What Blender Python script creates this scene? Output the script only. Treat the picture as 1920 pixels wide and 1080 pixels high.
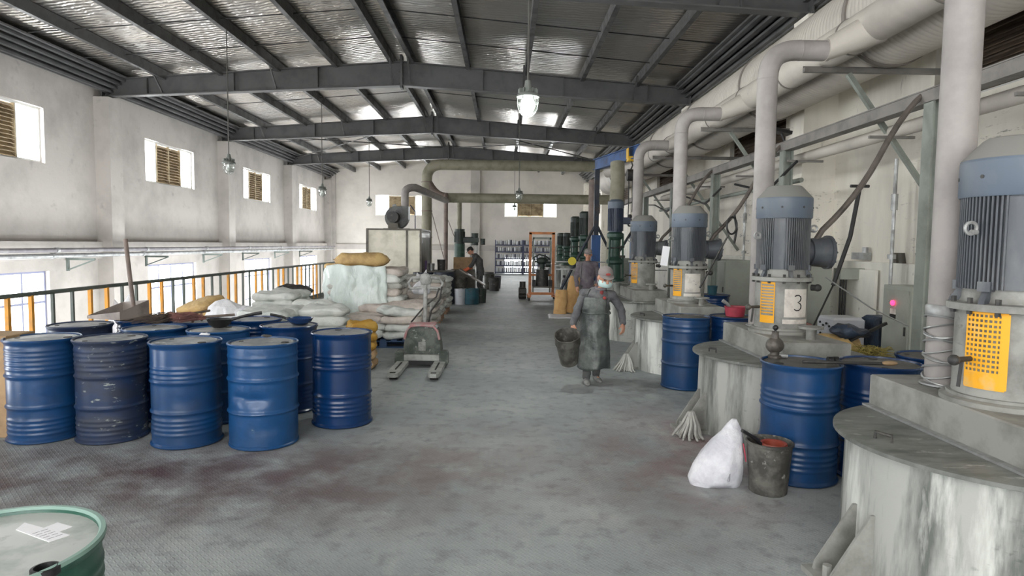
import bpy, bmesh, math, random
from mathutils import Vector, Matrix, noise
for o in list(bpy.data.objects): bpy.data.objects.remove(o)
C = bpy.context.scene.collection
PI = math.pi
rnd = random.Random(7)

# ---------------------------------------------------------------- camera
FPX = 1200.0; ROLL = .012; CZ = 1.75
_yaw = -math.atan(-16.0/FPX); _pit = math.atan(81.8/FPX)
FW = Vector((math.sin(_yaw)*math.cos(_pit), math.cos(_yaw)*math.cos(_pit), -math.sin(_pit)))
_r0 = FW.cross(Vector((0,0,1))).normalized(); _u0 = _r0.cross(FW).normalized()
RT = _r0*math.cos(ROLL)+_u0*math.sin(ROLL); UP = -_r0*math.sin(ROLL)+_u0*math.cos(ROLL)
cam = bpy.data.cameras.new('camera'); camo = bpy.data.objects.new('camera', cam); C.objects.link(camo)
cam.sensor_fit = 'HORIZONTAL'; cam.sensor_width = 36; cam.lens = 36*FPX/1920; cam.clip_start = .05; cam.clip_end = 300
M = Matrix((RT, UP, -FW)).transposed().to_4x4(); M.translation = Vector((0,0,CZ)); camo.matrix_world = M
bpy.context.scene.camera = camo
def ray(u, v): return FW + RT*((u-960)/FPX) + UP*((540-v)/FPX)
def Q(u, v, X=None, Y=None, z=None):
    d = ray(u, v)
    t = X/d.x if X is not None else Y/d.y if Y is not None else (z-CZ)/d.z
    return Vector((d.x*t, d.y*t, CZ+d.z*t))

# ---------------------------------------------------------------- world, exposure, daylight, overhead fill
sc = bpy.context.scene
sc.view_settings.view_transform = 'Standard'; sc.view_settings.look = 'None'
sc.view_settings.gamma = 1; sc.view_settings.exposure = 0.52; sc.view_settings.use_curve_mapping = False
sc.cycles.use_denoising = True; sc.cycles.max_bounces = 8; sc.cycles.diffuse_bounces = 5; sc.cycles.sample_clamp_indirect = 6
w = bpy.data.worlds.new('world'); sc.world = w; w.use_nodes = True
w.node_tree.nodes['Background'].inputs[0].default_value = (.93,.97,1,1)
w.node_tree.nodes['Background'].inputs[1].default_value = 5.0
# hall dimensions
XL, XR, XE, YE, YB = -10.7, 5.3, 4.9, 38.9, -11.5
XRD, ZE, ZRD = -2.75, 6.07, 6.75        # ridge line, roof underside at the eaves and ridge
FR = [-4.3, 2.9, 10.55, 17.3, 24.5, 31.7]                 # roof frames
BAYS = [-.7, 6.5, 13.7, 20.9, 28.1, 35.3]                # middle of the bays
def area(name, loc, direction, sx, sy, power, col=(.97,.99,1)):
    l = bpy.data.lights.new(name, 'AREA'); l.shape = 'RECTANGLE'; l.size = sx; l.size_y = sy; l.energy = power; l.color = col
    o = bpy.data.objects.new(name, l); C.objects.link(o); o.location = loc
    o.rotation_euler = Vector(direction).to_track_quat('-Z', 'Y').to_euler()
    return o
for i, y in enumerate(BAYS):
    area('daylight_upper', (XL-.45, y, 4.25), (1, 0, -.2), 3.4, 1.5, 330)
    area('daylight_lower', (XL-.45, y, 0.0), (1, 0, .1), 3.4, 2.4, 240)
for x in (-6.6, 1.5): area('daylight_end', (x, YE+.45, 4.15), (0, -1, -.15), 3.4, 1.4, 700)
for x in (-7.2, -2.75, 2.2): area('daylight_rear', (x, YB+.3, 3.4), (.0, 1, -.12), 3.6, 4.4, 170, (1,.985,.96))
for y in (-8.0, -3.0): area('fill_overhead', (-2.75, y, 5.9), (0, .25, -1), 6.0, 1.2, 150, (1,1,.99))  # added overhead fill behind the camera

# ---------------------------------------------------------------- mesh helpers
class MB:
    def __init__(s): s.v = []; s.f = []
    def add(s, vs, fs, m=None):
        n = len(s.v)
        s.v += [tuple(m @ Vector(p)) if m is not None else tuple(p) for p in vs]
        s.f += [tuple(i+n for i in f) for f in fs]; return s
    def box(s, c, d, m=None, rz=0, bev=0):
        x, y, z = d[0]/2, d[1]/2, d[2]/2
        L = Matrix.Translation(c) @ Matrix.Rotation(rz, 4, 'Z')
        if m is not None: L = m @ L
        if bev:
            b = min(bev, x*.9, y*.9, z*.9); vs = []
            for sz in (-1, 1):
                for ins, zz in ((b, z), (0, z-b)) if sz < 0 else ((0, z-b), (b, z)):
                    X, Y = x-ins, y-ins; k = b*.6 if ins == 0 else 0
                    for sx, sy in ((-1,-1),(1,-1),(1,1),(-1,1)):
                        vs.append((sx*X, sy*Y, sz*zz))
            fs = [(3,2,1,0)]
            for r in range(3):
                for k in range(4): a = r*4+k; c2 = r*4+(k+1)%4; fs.append((a, c2, c2+4, a+4))
            fs.append((12,13,14,15)); return s.add(vs, fs, L)
        vs = [(-x,-y,-z),(x,-y,-z),(x,y,-z),(-x,y,-z),(-x,-y,z),(x,-y,z),(x,y,z),(-x,y,z)]
        return s.add(vs, [(3,2,1,0),(4,5,6,7),(0,1,5,4),(1,2,6,5),(2,3,7,6),(3,0,4,7)], L)
    def bar(s, p0, p1, w, h):
        p0, p1 = Vector(p0), Vector(p1); d = p1-p0
        q = d.to_track_quat('Y', 'Z').to_matrix().to_4x4(); q.translation = (p0+p1)/2
        return s.box((0,0,0), (w, d.length, h), q)
    def lathe(s, prof, n=32, m=None, closed=False):
        vs = []; fs = []; k = len(prof)
        for r, z in prof:
            for i in range(n): a = 2*PI*i/n; vs.append((r*math.cos(a), r*math.sin(a), z))
        for j in range(k-1):
            for i in range(n): a = j*n+i; b = j*n+(i+1)%n; fs.append((a, b, b+n, a+n))
        if not closed:
            if prof[0][0] > 1e-6: fs.append(tuple(reversed(range(n))))
            if prof[-1][0] > 1e-6: fs.append(tuple(range((k-1)*n, k*n)))
        else:
            for i in range(n): a = (k-1)*n+i; b = (k-1)*n+(i+1)%n; fs.append((a, b, (i+1)%n, i))
        return s.add(vs, fs, m)
    def cyl(s, p0, p1, r0, r1=None, n=16):
        p0, p1 = Vector(p0), Vector(p1); d = p1-p0
        q = d.to_track_quat('Z', 'Y').to_matrix().to_4x4(); q.translation = p0
        return s.lathe([(r0, 0), (r0 if r1 is None else r1, d.length)], n, q)
    def tube(s, pts, r, n=10, caps=True, ry=None):
        pts = [Vector(p) for p in pts]; rs = r if isinstance(r, (list, tuple)) else [r]*len(pts)
        vs = []; up = None
        for i, p in enumerate(pts):
            t = (pts[min(i+1, len(pts)-1)]-pts[max(i-1, 0)]).normalized()
            if up is None: up = Vector((0,0,1)) if abs(t.z) < .9 else Vector((1,0,0))
            a = t.cross(up).normalized(); up = a.cross(t).normalized()
            for k in range(n):
                g = 2*PI*k/n; vs.append(p+(a*math.cos(g)+up*math.sin(g)*(ry or 1))*rs[i])
        fs = []
        for i in range(len(pts)-1):
            for k in range(n): a = i*n+k; b = i*n+(k+1)%n; fs.append((a, b, b+n, a+n))
        if caps: fs += [tuple(reversed(range(n))), tuple(range((len(pts)-1)*n, len(pts)*n))]
        return s.add(vs, fs)
    def ell(s, c, r, m=None, n=16, k=10, p=1.0):
        vs = []; fs = []
        sg = lambda x: math.copysign(abs(x)**p, x)
        for j in range(1, k):
            t = PI*j/k
            for i in range(n):
                a = 2*PI*i/n; vs.append((c[0]+r[0]*sg(math.sin(t))*sg(math.cos(a)), c[1]+r[1]*sg(math.sin(t))*sg(math.sin(a)), c[2]-r[2]*sg(math.cos(t))))
        vs.append((c[0], c[1], c[2]-r[2])); vs.append((c[0], c[1], c[2]+r[2]))
        for j in range(k-2):
            for i in range(n): a = j*n+i; b = j*n+(i+1)%n; fs.append((a, b, b+n, a+n))
        for i in range(n):
            fs.append((len(vs)-2, (i+1)%n, i)); fs.append((len(vs)-1, (k-2)*n+i, (k-2)*n+(i+1)%n))
        return s.add(vs, fs, m)
    def loft(s, secs, n=20):           # secs: (centre, rx, ry, Matrix3 or None)
        vs = []; fs = []
        for c, rx, ry, m in secs:
            for i in range(n):
                a = 2*PI*i/n; p = Vector((rx*math.cos(a), ry*math.sin(a), 0))
                if m is not None: p = m @ p
                vs.append(Vector(c)+p)
        for j in range(len(secs)-1):
            for i in range(n): a = j*n+i; b = j*n+(i+1)%n; fs.append((a, b, b+n, a+n))
        fs += [tuple(reversed(range(n))), tuple(range((len(secs)-1)*n, len(secs)*n))]
        return s.add(vs, fs)
    def prism(s, poly, h, m=None):     # poly in xy, extruded up by h
        n = len(poly)
        vs = [(x, y, 0) for x, y in poly]+[(x, y, h) for x, y in poly]
        fs = [tuple(reversed(range(n))), tuple(range(n, 2*n))]+[(i, (i+1)%n, (i+1)%n+n, i+n) for i in range(n)]
        return s.add(vs, fs, m)
    def build(s, name, mat, parent=None, smooth=35, loc=None):
        me = bpy.data.meshes.new(name); me.from_pydata([tuple(p) for p in s.v], [], s.f); me.update()
        bm = bmesh.new(); bm.from_mesh(me); bmesh.ops.recalc_face_normals(bm, faces=bm.faces); bm.to_mesh(me); bm.free()
        if smooth:
            for p in me.polygons: p.use_smooth = True
            me.set_sharp_from_angle(angle=math.radians(smooth))
        me.materials.append(mat)
        o = bpy.data.objects.new(name, me); C.objects.link(o)
        if parent is not None: o.parent = parent
        if loc is not None: o.location = loc
        return o
def remesh(mb, voxel, smooth=2):
    o = mb.build('tmp', MATS['skin'], smooth=0)
    r = o.modifiers.new('r', 'REMESH'); r.mode = 'VOXEL'; r.voxel_size = voxel
    if smooth: q = o.modifiers.new('s', 'SMOOTH'); q.iterations = smooth; q.factor = .5
    dg = bpy.context.evaluated_depsgraph_get(); e = o.evaluated_get(dg); me = e.to_mesh()
    out = MB(); out.v = [tuple(v.co) for v in me.vertices]; out.f = [tuple(p.vertices) for p in me.polygons]
    e.to_mesh_clear(); d = o.data; bpy.data.objects.remove(o); bpy.data.meshes.remove(d)
    return out
def tag(o, label, cat, group=None, kind=None):
    o['label'] = label; o['category'] = cat
    if group: o['group'] = group
    if kind: o['kind'] = kind
    return o
def thing(name, label, cat, loc=(0,0,0), rz=0, group=None):
    o = bpy.data.objects.new(name, None); C.objects.link(o); o.empty_display_size = .1
    o.location = loc; o.rotation_euler = (0,0,rz); return tag(o, label, cat, group)
def struct(o): o['kind'] = 'structure'; return o
KIDS = {}
def dup(o, loc=None, rz=None, label=None, group=None, parent=None):
    c = o.copy(); C.objects.link(c)
    if parent is not None: c.parent = parent
    if loc is not None: c.location = loc
    if rz is not None: c.rotation_euler = (0,0,rz) if not isinstance(rz, tuple) else rz
    if label: c['label'] = label
    if group: c['group'] = group
    for ch in list(o.children): dup(ch, parent=c)
    return c
ORD = ['first','second','third','fourth','fifth','sixth','seventh','eighth','ninth','tenth','eleventh','twelfth']

# ---------------------------------------------------------------- materials
MATS = {}
def mk(name, col, rough=.6, metal=0, col2=None, scale=6, lo=.45, hi=.65, stretch=(1,1,1), bump=0, bscale=60, bdist=.01, rough2=None, detail=8, emit=None, col3=None, scale3=30, lo3=.6, hi3=.7, spec=None, coords='Object', seed=True, bstretch=None, sheen=None):
    m = bpy.data.materials.new(name); m.use_nodes = True; MATS[name] = m
    nt = m.node_tree; N = nt.nodes; L = nt.links; b = N['Principled BSDF']
    rgb = lambda c: (c[0], c[1], c[2], 1)
    b.inputs['Base Color'].default_value = rgb(col); b.inputs['Roughness'].default_value = rough; b.inputs['Metallic'].default_value = metal
    if spec is not None: b.inputs['Specular IOR Level'].default_value = spec
    if emit: b.inputs['Emission Color'].default_value = rgb(emit[0]); b.inputs['Emission Strength'].default_value = emit[1]
    if col2 is None and not bump and col3 is None: return m
    tc = N.new('ShaderNodeTexCoord'); src = tc.outputs[coords]
    if seed:
        oi = N.new('ShaderNodeObjectInfo'); mu = N.new('ShaderNodeMath'); mu.operation = 'MULTIPLY'; mu.inputs[1].default_value = 37.0
        L.new(oi.outputs['Random'], mu.inputs[0])
        va = N.new('ShaderNodeVectorMath'); va.operation = 'ADD'; L.new(src, va.inputs[0]); L.new(mu.outputs[0], va.inputs[1]); src = va.outputs[0]
    def fac(sc_, lo_, hi_, st, det=8):
        mp = N.new('ShaderNodeMapping'); mp.inputs['Scale'].default_value = st; L.new(src, mp.inputs[0])
        nz = N.new('ShaderNodeTexNoise'); nz.inputs['Scale'].default_value = sc_; nz.inputs['Detail'].default_value = det; nz.inputs['Roughness'].default_value = .62
        L.new(mp.outputs[0], nz.inputs[0])
        mr = N.new('ShaderNodeMapRange'); mr.inputs[1].default_value = lo_; mr.inputs[2].default_value = hi_; L.new(nz.outputs[0], mr.inputs[0])
        return mr.outputs[0]
    cur = None
    if col2 is not None:
        f = fac(scale, lo, hi, stretch, detail)
        mx = N.new('ShaderNodeMix'); mx.data_type = 'RGBA'; L.new(f, mx.inputs[0]); mx.inputs[6].default_value = rgb(col); mx.inputs[7].default_value = rgb(col2)
        cur = mx.outputs[2]; L.new(cur, b.inputs['Base Color'])
        if rough2 is not None:
            r = N.new('ShaderNodeMapRange'); L.new(f, r.inputs[0]); r.inputs[3].default_value = rough; r.inputs[4].default_value = rough2; L.new(r.outputs[0], b.inputs['Roughness'])
            if metal:
                r = N.new('ShaderNodeMapRange'); L.new(f, r.inputs[0]); r.inputs[3].default_value = metal; r.inputs[4].default_value = 0; L.new(r.outputs[0], b.inputs['Metallic'])
    if col3 is not None:
        f = fac(scale3, lo3, hi3, stretch, 10)
        mx = N.new('ShaderNodeMix'); mx.data_type = 'RGBA'; L.new(f, mx.inputs[0]); mx.inputs[7].default_value = rgb(col3)
        if cur: L.new(cur, mx.inputs[6])
        else: mx.inputs[6].default_value = rgb(col)
        L.new(mx.outputs[2], b.inputs['Base Color'])
    if bump:
        f = fac(bscale, 0, 1, bstretch or (1,1,1), 4)
        bp = N.new('ShaderNodeBump'); bp.inputs['Strength'].default_value = bump; bp.inputs['Distance'].default_value = bdist
        L.new(f, bp.inputs['Height']); L.new(bp.outputs[0], b.inputs['Normal'])
    return m
def g(c): # sRGB 0-255 to linear
    return tuple(((x/255+.055)/1.055)**2.4 if x > 10 else x/255/12.92 for x in c)
mk('skin', g((190,140,115)), .55)
mk('wall', g((186,180,174)), .85, col2=g((164,159,153)), scale=.7, lo=.42, hi=.66, bump=.25, bscale=5, bdist=.03, col3=g((142,137,132)), scale3=2.6, lo3=.62, hi3=.82, seed=False)
mk('wall_end_paint', g((214,208,200)), .85, col2=g((196,191,184)), scale=.7, lo=.42, hi=.66, bump=.2, bscale=5, bdist=.03, seed=False)
mk('wall_white', g((236,231,220)), .85, col2=g((208,203,193)), scale=.9, lo=.45, hi=.7, col3=g((150,146,138)), scale3=5, lo3=.66, hi3=.78, stretch=(1,1,.22), bump=.2, bscale=6, bdist=.02, seed=False)
mk('wall_panel', g((238,235,226)), .8, col2=g((202,200,192)), scale=1.2, lo=.45, hi=.7, col3=g((96,94,90)), scale3=7, lo3=.66, hi3=.72, stretch=(1,1,.35), seed=False)
mk('steel_dark', g((86,86,86)), .5, col2=g((70,70,70)), scale=2)
mk('purlin', g((92,92,92)), .42, .5, col2=g((70,70,70)), scale=3, rough2=.7)
mk('galv', g((170,172,172)), .38, .7, col2=g((130,130,128)), scale=5, rough2=.6)
mk('duct', g((190,184,175)), .62, 0, col2=g((164,158,151)), scale=1.5, lo=.4, hi=.7, col3=g((140,134,128)), scale3=4, lo3=.64, hi3=.8)
mk('pipe', g((160,154,151)), .58, 0, col2=g((136,131,129)), scale=3, lo=.4, hi=.7)
mk('wall_pipe_grey', g((116,112,116)), .5, .2, col2=g((140,138,138)), scale=3)
mk('pipe_brown', g((128,112,104)), .6, 0, col2=g((100,88,82)), scale=3)
mk('pipe_olive', g((142,138,120)), .6, 0, col2=g((120,118,98)), scale=3)
mk('seam', g((120,114,108)), .7)
mk('blue', g((14,60,106)), .3, 0, col2=g((28,54,86)), scale=2.2, lo=.42, hi=.72, rough2=.45, col3=g((120,140,150)), scale3=14, lo3=.69, hi3=.76, stretch=(1,1,1.8), bump=.12, bscale=3, bdist=.02)
mk('blue_dirty', g((22,44,78)), .4, 0, col2=g((36,44,62)), scale=3, lo=.38, hi=.6, rough2=.6, col3=g((140,146,140)), scale3=11, lo3=.61, hi3=.68, stretch=(1,1,2.4), bump=.12, bscale=3, bdist=.02)
mk('blue_light', g((22,70,118)), .3, 0, col2=g((22,62,104)), scale=2.4, lo=.42, hi=.7, rough2=.5, col3=g((110,136,140)), scale3=12, lo3=.69, hi3=.76, bump=.3, bscale=3.5, bdist=.03)
mk('blue_deep', g((10,48,94)), .26, 0, col2=g((20,42,78)), scale=2, lo=.45, hi=.75, bump=.1, bscale=3, bdist=.02)
mk('drum_lid', g((150,152,152)), .38, .25, col2=g((100,106,112)), scale=3.2, lo=.4, hi=.66, rough2=.6, col3=g((206,208,204)), scale3=7, lo3=.58, hi3=.72)
mk('lid_dark', g((96,94,92)), .5, .1, col2=g((58,58,60)), scale=4, lo=.4, hi=.62, col3=g((150,148,144)), scale3=8, lo3=.6, hi3=.72)
mk('green_lid', g((186,190,186)), .32, .1, col2=g((128,140,134)), scale=3.4, lo=.44, hi=.64, rough2=.5, col3=g((70,92,84)), scale3=6, lo3=.62, hi3=.72)
mk('green_drum', g((34,82,68)), .35, 0, col2=g((74,112,98)), scale=4, lo=.5, hi=.7)
mk('dust_rim', g((128,158,148)), .4)
mk('tank', g((170,171,166)), .6, 0, col2=g((100,103,99)), scale=5, lo=.46, hi=.62, stretch=(1,1,.16), col3=g((214,216,210)), scale3=2.6, lo3=.54, hi3=.62, bump=.25, bscale=14, bdist=.008)
mk('tank_lid', g((122,124,120)), .5, .15, col2=g((88,90,86)), scale=4, lo=.4, hi=.66, stretch=(1,2.4,1), col3=g((172,172,166)), scale3=6, lo3=.6, hi3=.72)
mk('block', g((148,148,143)), .65, 0, col2=g((108,107,102)), scale=3.5, lo=.42, hi=.64, col3=g((108,84,74)), scale3=3, lo3=.7, hi3=.8, bump=.15, bscale=12, bdist=.006)
mk('motor_cap', g((92,103,117)), .5, 0, col2=g((112,117,123)), scale=2, lo=.45, hi=.7)
mk('motor_dust', g((132,130,126)), .8, 0, col2=g((132,132,128)), scale=4)
mk('motor', g((78,82,88)), .45, .15, col2=g((112,113,114)), scale=4, lo=.45, hi=.7, stretch=(1,1,.4))
mk('neck', g((152,152,147)), .6, 0, col2=g((116,115,111)), scale=4, lo=.44, hi=.62, col3=g((92,90,86)), scale3=7, lo3=.64, hi3=.72)
mk('yellow_guard', g((236,168,22)), .5, 0, col2=g((206,178,120)), scale=5, lo=.55, hi=.7)
mk('plate_white', g((214,208,200)), .6, 0, col2=g((176,168,162)), scale=8, lo=.5, hi=.7)
mk('ink', g((30,32,34)), .6)
mk('cabinet', g((158,162,152)), .5, 0, col2=g((140,144,136)), scale=2, lo=.45, hi=.7)
mk('post_green', g((138,144,136)), .55, 0, col2=g((112,116,110)), scale=3, lo=.45, hi=.7)
mk('beam_grey', g((128,124,120)), .6, 0, col2=g((96,92,90)), scale=3, lo=.45, hi=.7)
mk('rubber', g((44,42,42)), .6, 0, col2=g((84,78,74)), scale=8, lo=.5, hi=.75)
mk('hose', g((98,90,84)), .65, 0, col2=g((70,64,60)), scale=5)
mk('black', g((26,26,28)), .5)
mk('iron', g((60,60,60)), .55, .3, col2=g((96,92,86)), scale=9, lo=.5, hi=.7)
mk('green_mach', g((40,70,60)), .45, 0, col2=g((74,100,88)), scale=5, lo=.52, hi=.72)
mk('green_dark', g((44,54,50)), .5, 0, col2=g((66,76,70)), scale=6, lo=.5, hi=.7)
mk('navy_motor', g((52,62,82)), .45, 0, col2=g((70,78,92)), scale=5)
mk('crane_blue', g((44,84,138)), .5, 0, col2=g((36,60,96)), scale=3)
mk('crane_dark', g((34,46,60)), .5, 0, col2=g((62,54,50)), scale=5)
mk('trolley', g((224,178,40)), .5)
mk('orange', g((208,134,84)), .6, 0, col2=g((170,112,76)), scale=5)
mk('rail_green', g((84,94,88)), .5, 0, col2=g((96,102,98)), scale=6)
mk('rail_yellow', g((226,154,42)), .5, 0, col2=g((196,140,60)), scale=6)
mk('sack', g((214,216,212)), .6, 0, col2=g((182,188,184)), scale=4, lo=.45, hi=.68, bump=.9, bscale=6, bdist=.03, bstretch=(1,1,1.5))
mk('sack_pink', g((204,194,186)), .65, 0, col2=g((170,160,154)), scale=4, lo=.45, hi=.68, bump=.9, bscale=6, bdist=.03)
mk('sack_grey', g((184,184,178)), .7, 0, col2=g((150,148,142)), scale=4, lo=.42, hi=.66, bump=.9, bscale=7, bdist=.03)
mk('sack_tan', g((196,166,112)), .7, 0, col2=g((164,134,90)), scale=4, bump=.9, bscale=6, bdist=.03)
mk('sack_yellow', g((176,138,58)), .6, 0, col2=g((176,126,30)), scale=6, bump=.9, bscale=8, bdist=.03)
mk('wrap', g((196,206,202)), .28, 0, col2=g((214,222,220)), scale=3, bump=1.0, bscale=7, bdist=.03, bstretch=(1,1,.5))
mk('kraft', g((206,166,112)), .8, 0, col2=g((182,140,90)), scale=3, bump=.5, bscale=8, bdist=.02)
mk('white_plastic', g((222,222,226)), .45, 0, col2=g((190,190,198)), scale=4, bump=.9, bscale=6, bdist=.03)
mk('pallet_wood', g((168,132,106)), .8, 0, col2=g((124,98,80)), scale=5, stretch=(1,1,1))
mk('pallet_blue', g((44,70,104)), .6)
mk('stainless', g((186,182,168)), .42, .45, col2=g((158,154,140)), scale=2, bump=.35, bscale=1.3, bdist=.05)
mk('side_dark', g((96,92,84)), .5, .3, col2=g((70,66,60)), scale=3)
mk('cardboard', g((170,142,108)), .85, 0, col2=g((146,120,92)), scale=4)
mk('metal_scoop', g((128,118,112)), .5, .2, col2=g((98,90,86)), scale=4)
mk('rust', g((124,92,80)), .8, 0, col2=g((92,72,66)), scale=8)
mk('twig', g((116,104,96)), .9, 0, col2=g((88,76,72)), scale=10)
mk('twig_red', g((138,96,90)), .9, 0, col2=g((104,74,72)), scale=10)
mk('straw', g((160,146,80)), .9, 0, col2=g((124,112,60)), scale=10)
mk('bucket', g((62,60,56)), .55, 0, col2=g((98,96,90)), scale=8, lo=.45, hi=.62, col3=g((150,148,142)), scale3=18, lo3=.62, hi3=.7)
mk('paint_red', g((150,70,54)), .4)
mk('basin', g((170,62,78)), .4, 0, col2=g((140,52,64)), scale=5)
mk('jack_body', g((58,66,60)), .5, 0, col2=g((96,100,94)), scale=5, lo=.45, hi=.6, col3=g((150,152,146)), scale3=16, lo3=.6, hi3=.66)
mk('jack_fork', g((172,174,170)), .5, .2, col2=g((138,140,136)), scale=5)
mk('jack_pink', g((170,120,122)), .6, 0, col2=g((150,146,142)), scale=10)
mk('jack_handle', g((150,150,148)), .55, 0, col2=g((110,110,108)), scale=12)
mk('overall', g((86,86,90)), .85, 0, col2=g((124,124,122)), scale=4, lo=.45, hi=.68, bump=.8, bscale=7, bdist=.03)
mk('overall_dark', g((72,74,74)), .85, 0, col2=g((96,94,92)), scale=4, lo=.45, hi=.68, bump=.8, bscale=7, bdist=.03)
mk('overall_mauve', g((100,92,100)), .85, 0, col2=g((128,124,124)), scale=4, lo=.45, hi=.68, bump=.7, bscale=7, bdist=.03)
mk('apron', g((64,70,68)), .45, 0, col2=g((112,116,112)), scale=4.5, lo=.46, hi=.68, bump=.8, bscale=5, bdist=.03)
mk('cap_grey', g((132,124,122)), .85)
mk('cap_red', g((158,66,62)), .85)
mk('shirt_red', g((120,48,46)), .8)
mk('mask', g((184,208,206)), .7, bump=.3, bscale=30)
mk('hair', g((38,34,32)), .7)
mk('lips', g((150,84,76)), .5)
mk('eye', g((22,18,16)), .3)
mk('shoe', g((140,140,138)), .8, 0, col2=g((100,100,98)), scale=9)
mk('glove_orange', g((222,110,70)), .6)
mk('lamp_cap', g((128,132,128)), .5, .3)
mk('lamp_rod', g((88,86,82)), .5, .2)
mk('tray', g((150,148,142)), .5, .3)
mk('red_light', g((230,30,60)), .3, emit=((1,.03,.12), 3.0))
mk('louver', g((190,172,140)), .6, 0, col2=g((138,120,94)), scale=4)
mk('louver_dark', g((96,80,66)), .7, 0, col2=g((76,64,54)), scale=4)
mk('frame_white', g((206,206,202)), .5)
mk('mullion', g((120,124,150)), .5)
mk('can_white', g((196,198,204)), .4, .2)
mk('can_dark', g((90,90,104)), .45, .2)
mk('rack', g((64,68,92)), .5)
mk('blower', g((92,94,92)), .5, .2, col2=g((66,66,66)), scale=5)
mk('barrel_black', g((34,42,54)), .45, 0, col2=g((54,58,66)), scale=4)
mk('purple', g((128,106,150)), .5)
mk('teal', g((32,84,98)), .45, 0, col2=g((40,66,76)), scale=4)
mk('paper', g((232,232,236)), .8)
mk('print_grey', g((150,150,156)), .8)
mk('tag_yellow', g((224,206,70)), .6)
mk('valve', g((74,70,66)), .5, .4, col2=g((104,98,92)), scale=12)
mk('blue_tarp', g((46,60,80)), .5, 0, col2=g((32,40,52)), scale=4, bump=.8, bscale=8, bdist=.03)
def glassmat(name, col, gloss=.12, rough=.05, tr=(1,1,1)):
    m = bpy.data.materials.new(name); m.use_nodes = True; N = m.node_tree.nodes; L = m.node_tree.links
    N.remove(N['Principled BSDF']); o = N['Material Output']
    t = N.new('ShaderNodeBsdfTransparent'); t.inputs[0].default_value = (*tr, 1)
    gl = N.new('ShaderNodeBsdfGlossy'); gl.inputs[0].default_value = (*col, 1); gl.inputs[1].default_value = rough
    mx = N.new('ShaderNodeMixShader'); mx.inputs[0].default_value = gloss
    L.new(t.outputs[0], mx.inputs[1]); L.new(gl.outputs[0], mx.inputs[2]); L.new(mx.outputs[0], o.inputs[0]); MATS[name] = m
glassmat('pane', (.9,.95,1), .06)
glassmat('lamp_glass', (.95,.96,.95), .3, .2, (.93,.95,.94))
mk('bulb_on', (1,1,1), .3, emit=((.94,1,.95), 30))
mk('bulb_off', g((200,206,200)), .3)
# checker-plate floor
def flecks(m, col):
    N = m.node_tree.nodes; L = m.node_tree.links; b = N['Principled BSDF']; prev = b.inputs['Base Color'].links[0].from_socket
    tc = N.new('ShaderNodeTexCoord'); fs = []
    for sc_, st, lo, hi in ((9, (1,.4,2.2), .58, .62), (.45, (1,1,1), .47, .62), (30, (1,.6,1.6), .45, .6)):
        mp = N.new('ShaderNodeMapping'); mp.inputs['Scale'].default_value = st; L.new(tc.outputs['Object'], mp.inputs[0])
        n = N.new('ShaderNodeTexNoise'); n.inputs['Scale'].default_value = sc_; n.inputs['Detail'].default_value = 8; n.inputs['Roughness'].default_value = .6; L.new(mp.outputs[0], n.inputs[0])
        r = N.new('ShaderNodeMapRange'); r.inputs[1].default_value = lo; r.inputs[2].default_value = hi; L.new(n.outputs[0], r.inputs[0]); fs.append(r.outputs[0])
    x = N.new('ShaderNodeMath'); x.operation = 'MULTIPLY'; L.new(fs[0], x.inputs[0]); L.new(fs[1], x.inputs[1])
    y = N.new('ShaderNodeMath'); y.operation = 'MULTIPLY'; L.new(x.outputs[0], y.inputs[0]); L.new(fs[2], y.inputs[1])
    mx = N.new('ShaderNodeMix'); mx.data_type = 'RGBA'; L.new(y.outputs[0], mx.inputs[0]); L.new(prev, mx.inputs[6]); mx.inputs[7].default_value = (*col, 1); L.new(mx.outputs[2], b.inputs['Base Color'])
flecks(MATS['wall_white'], g((96,96,92))); flecks(MATS['wall_panel'], g((110,108,104))); flecks(MATS['tank'], g((62,70,66))); flecks(MATS['neck'], g((70,72,70))); flecks(MATS['jack_body'], g((180,182,176)))
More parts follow.
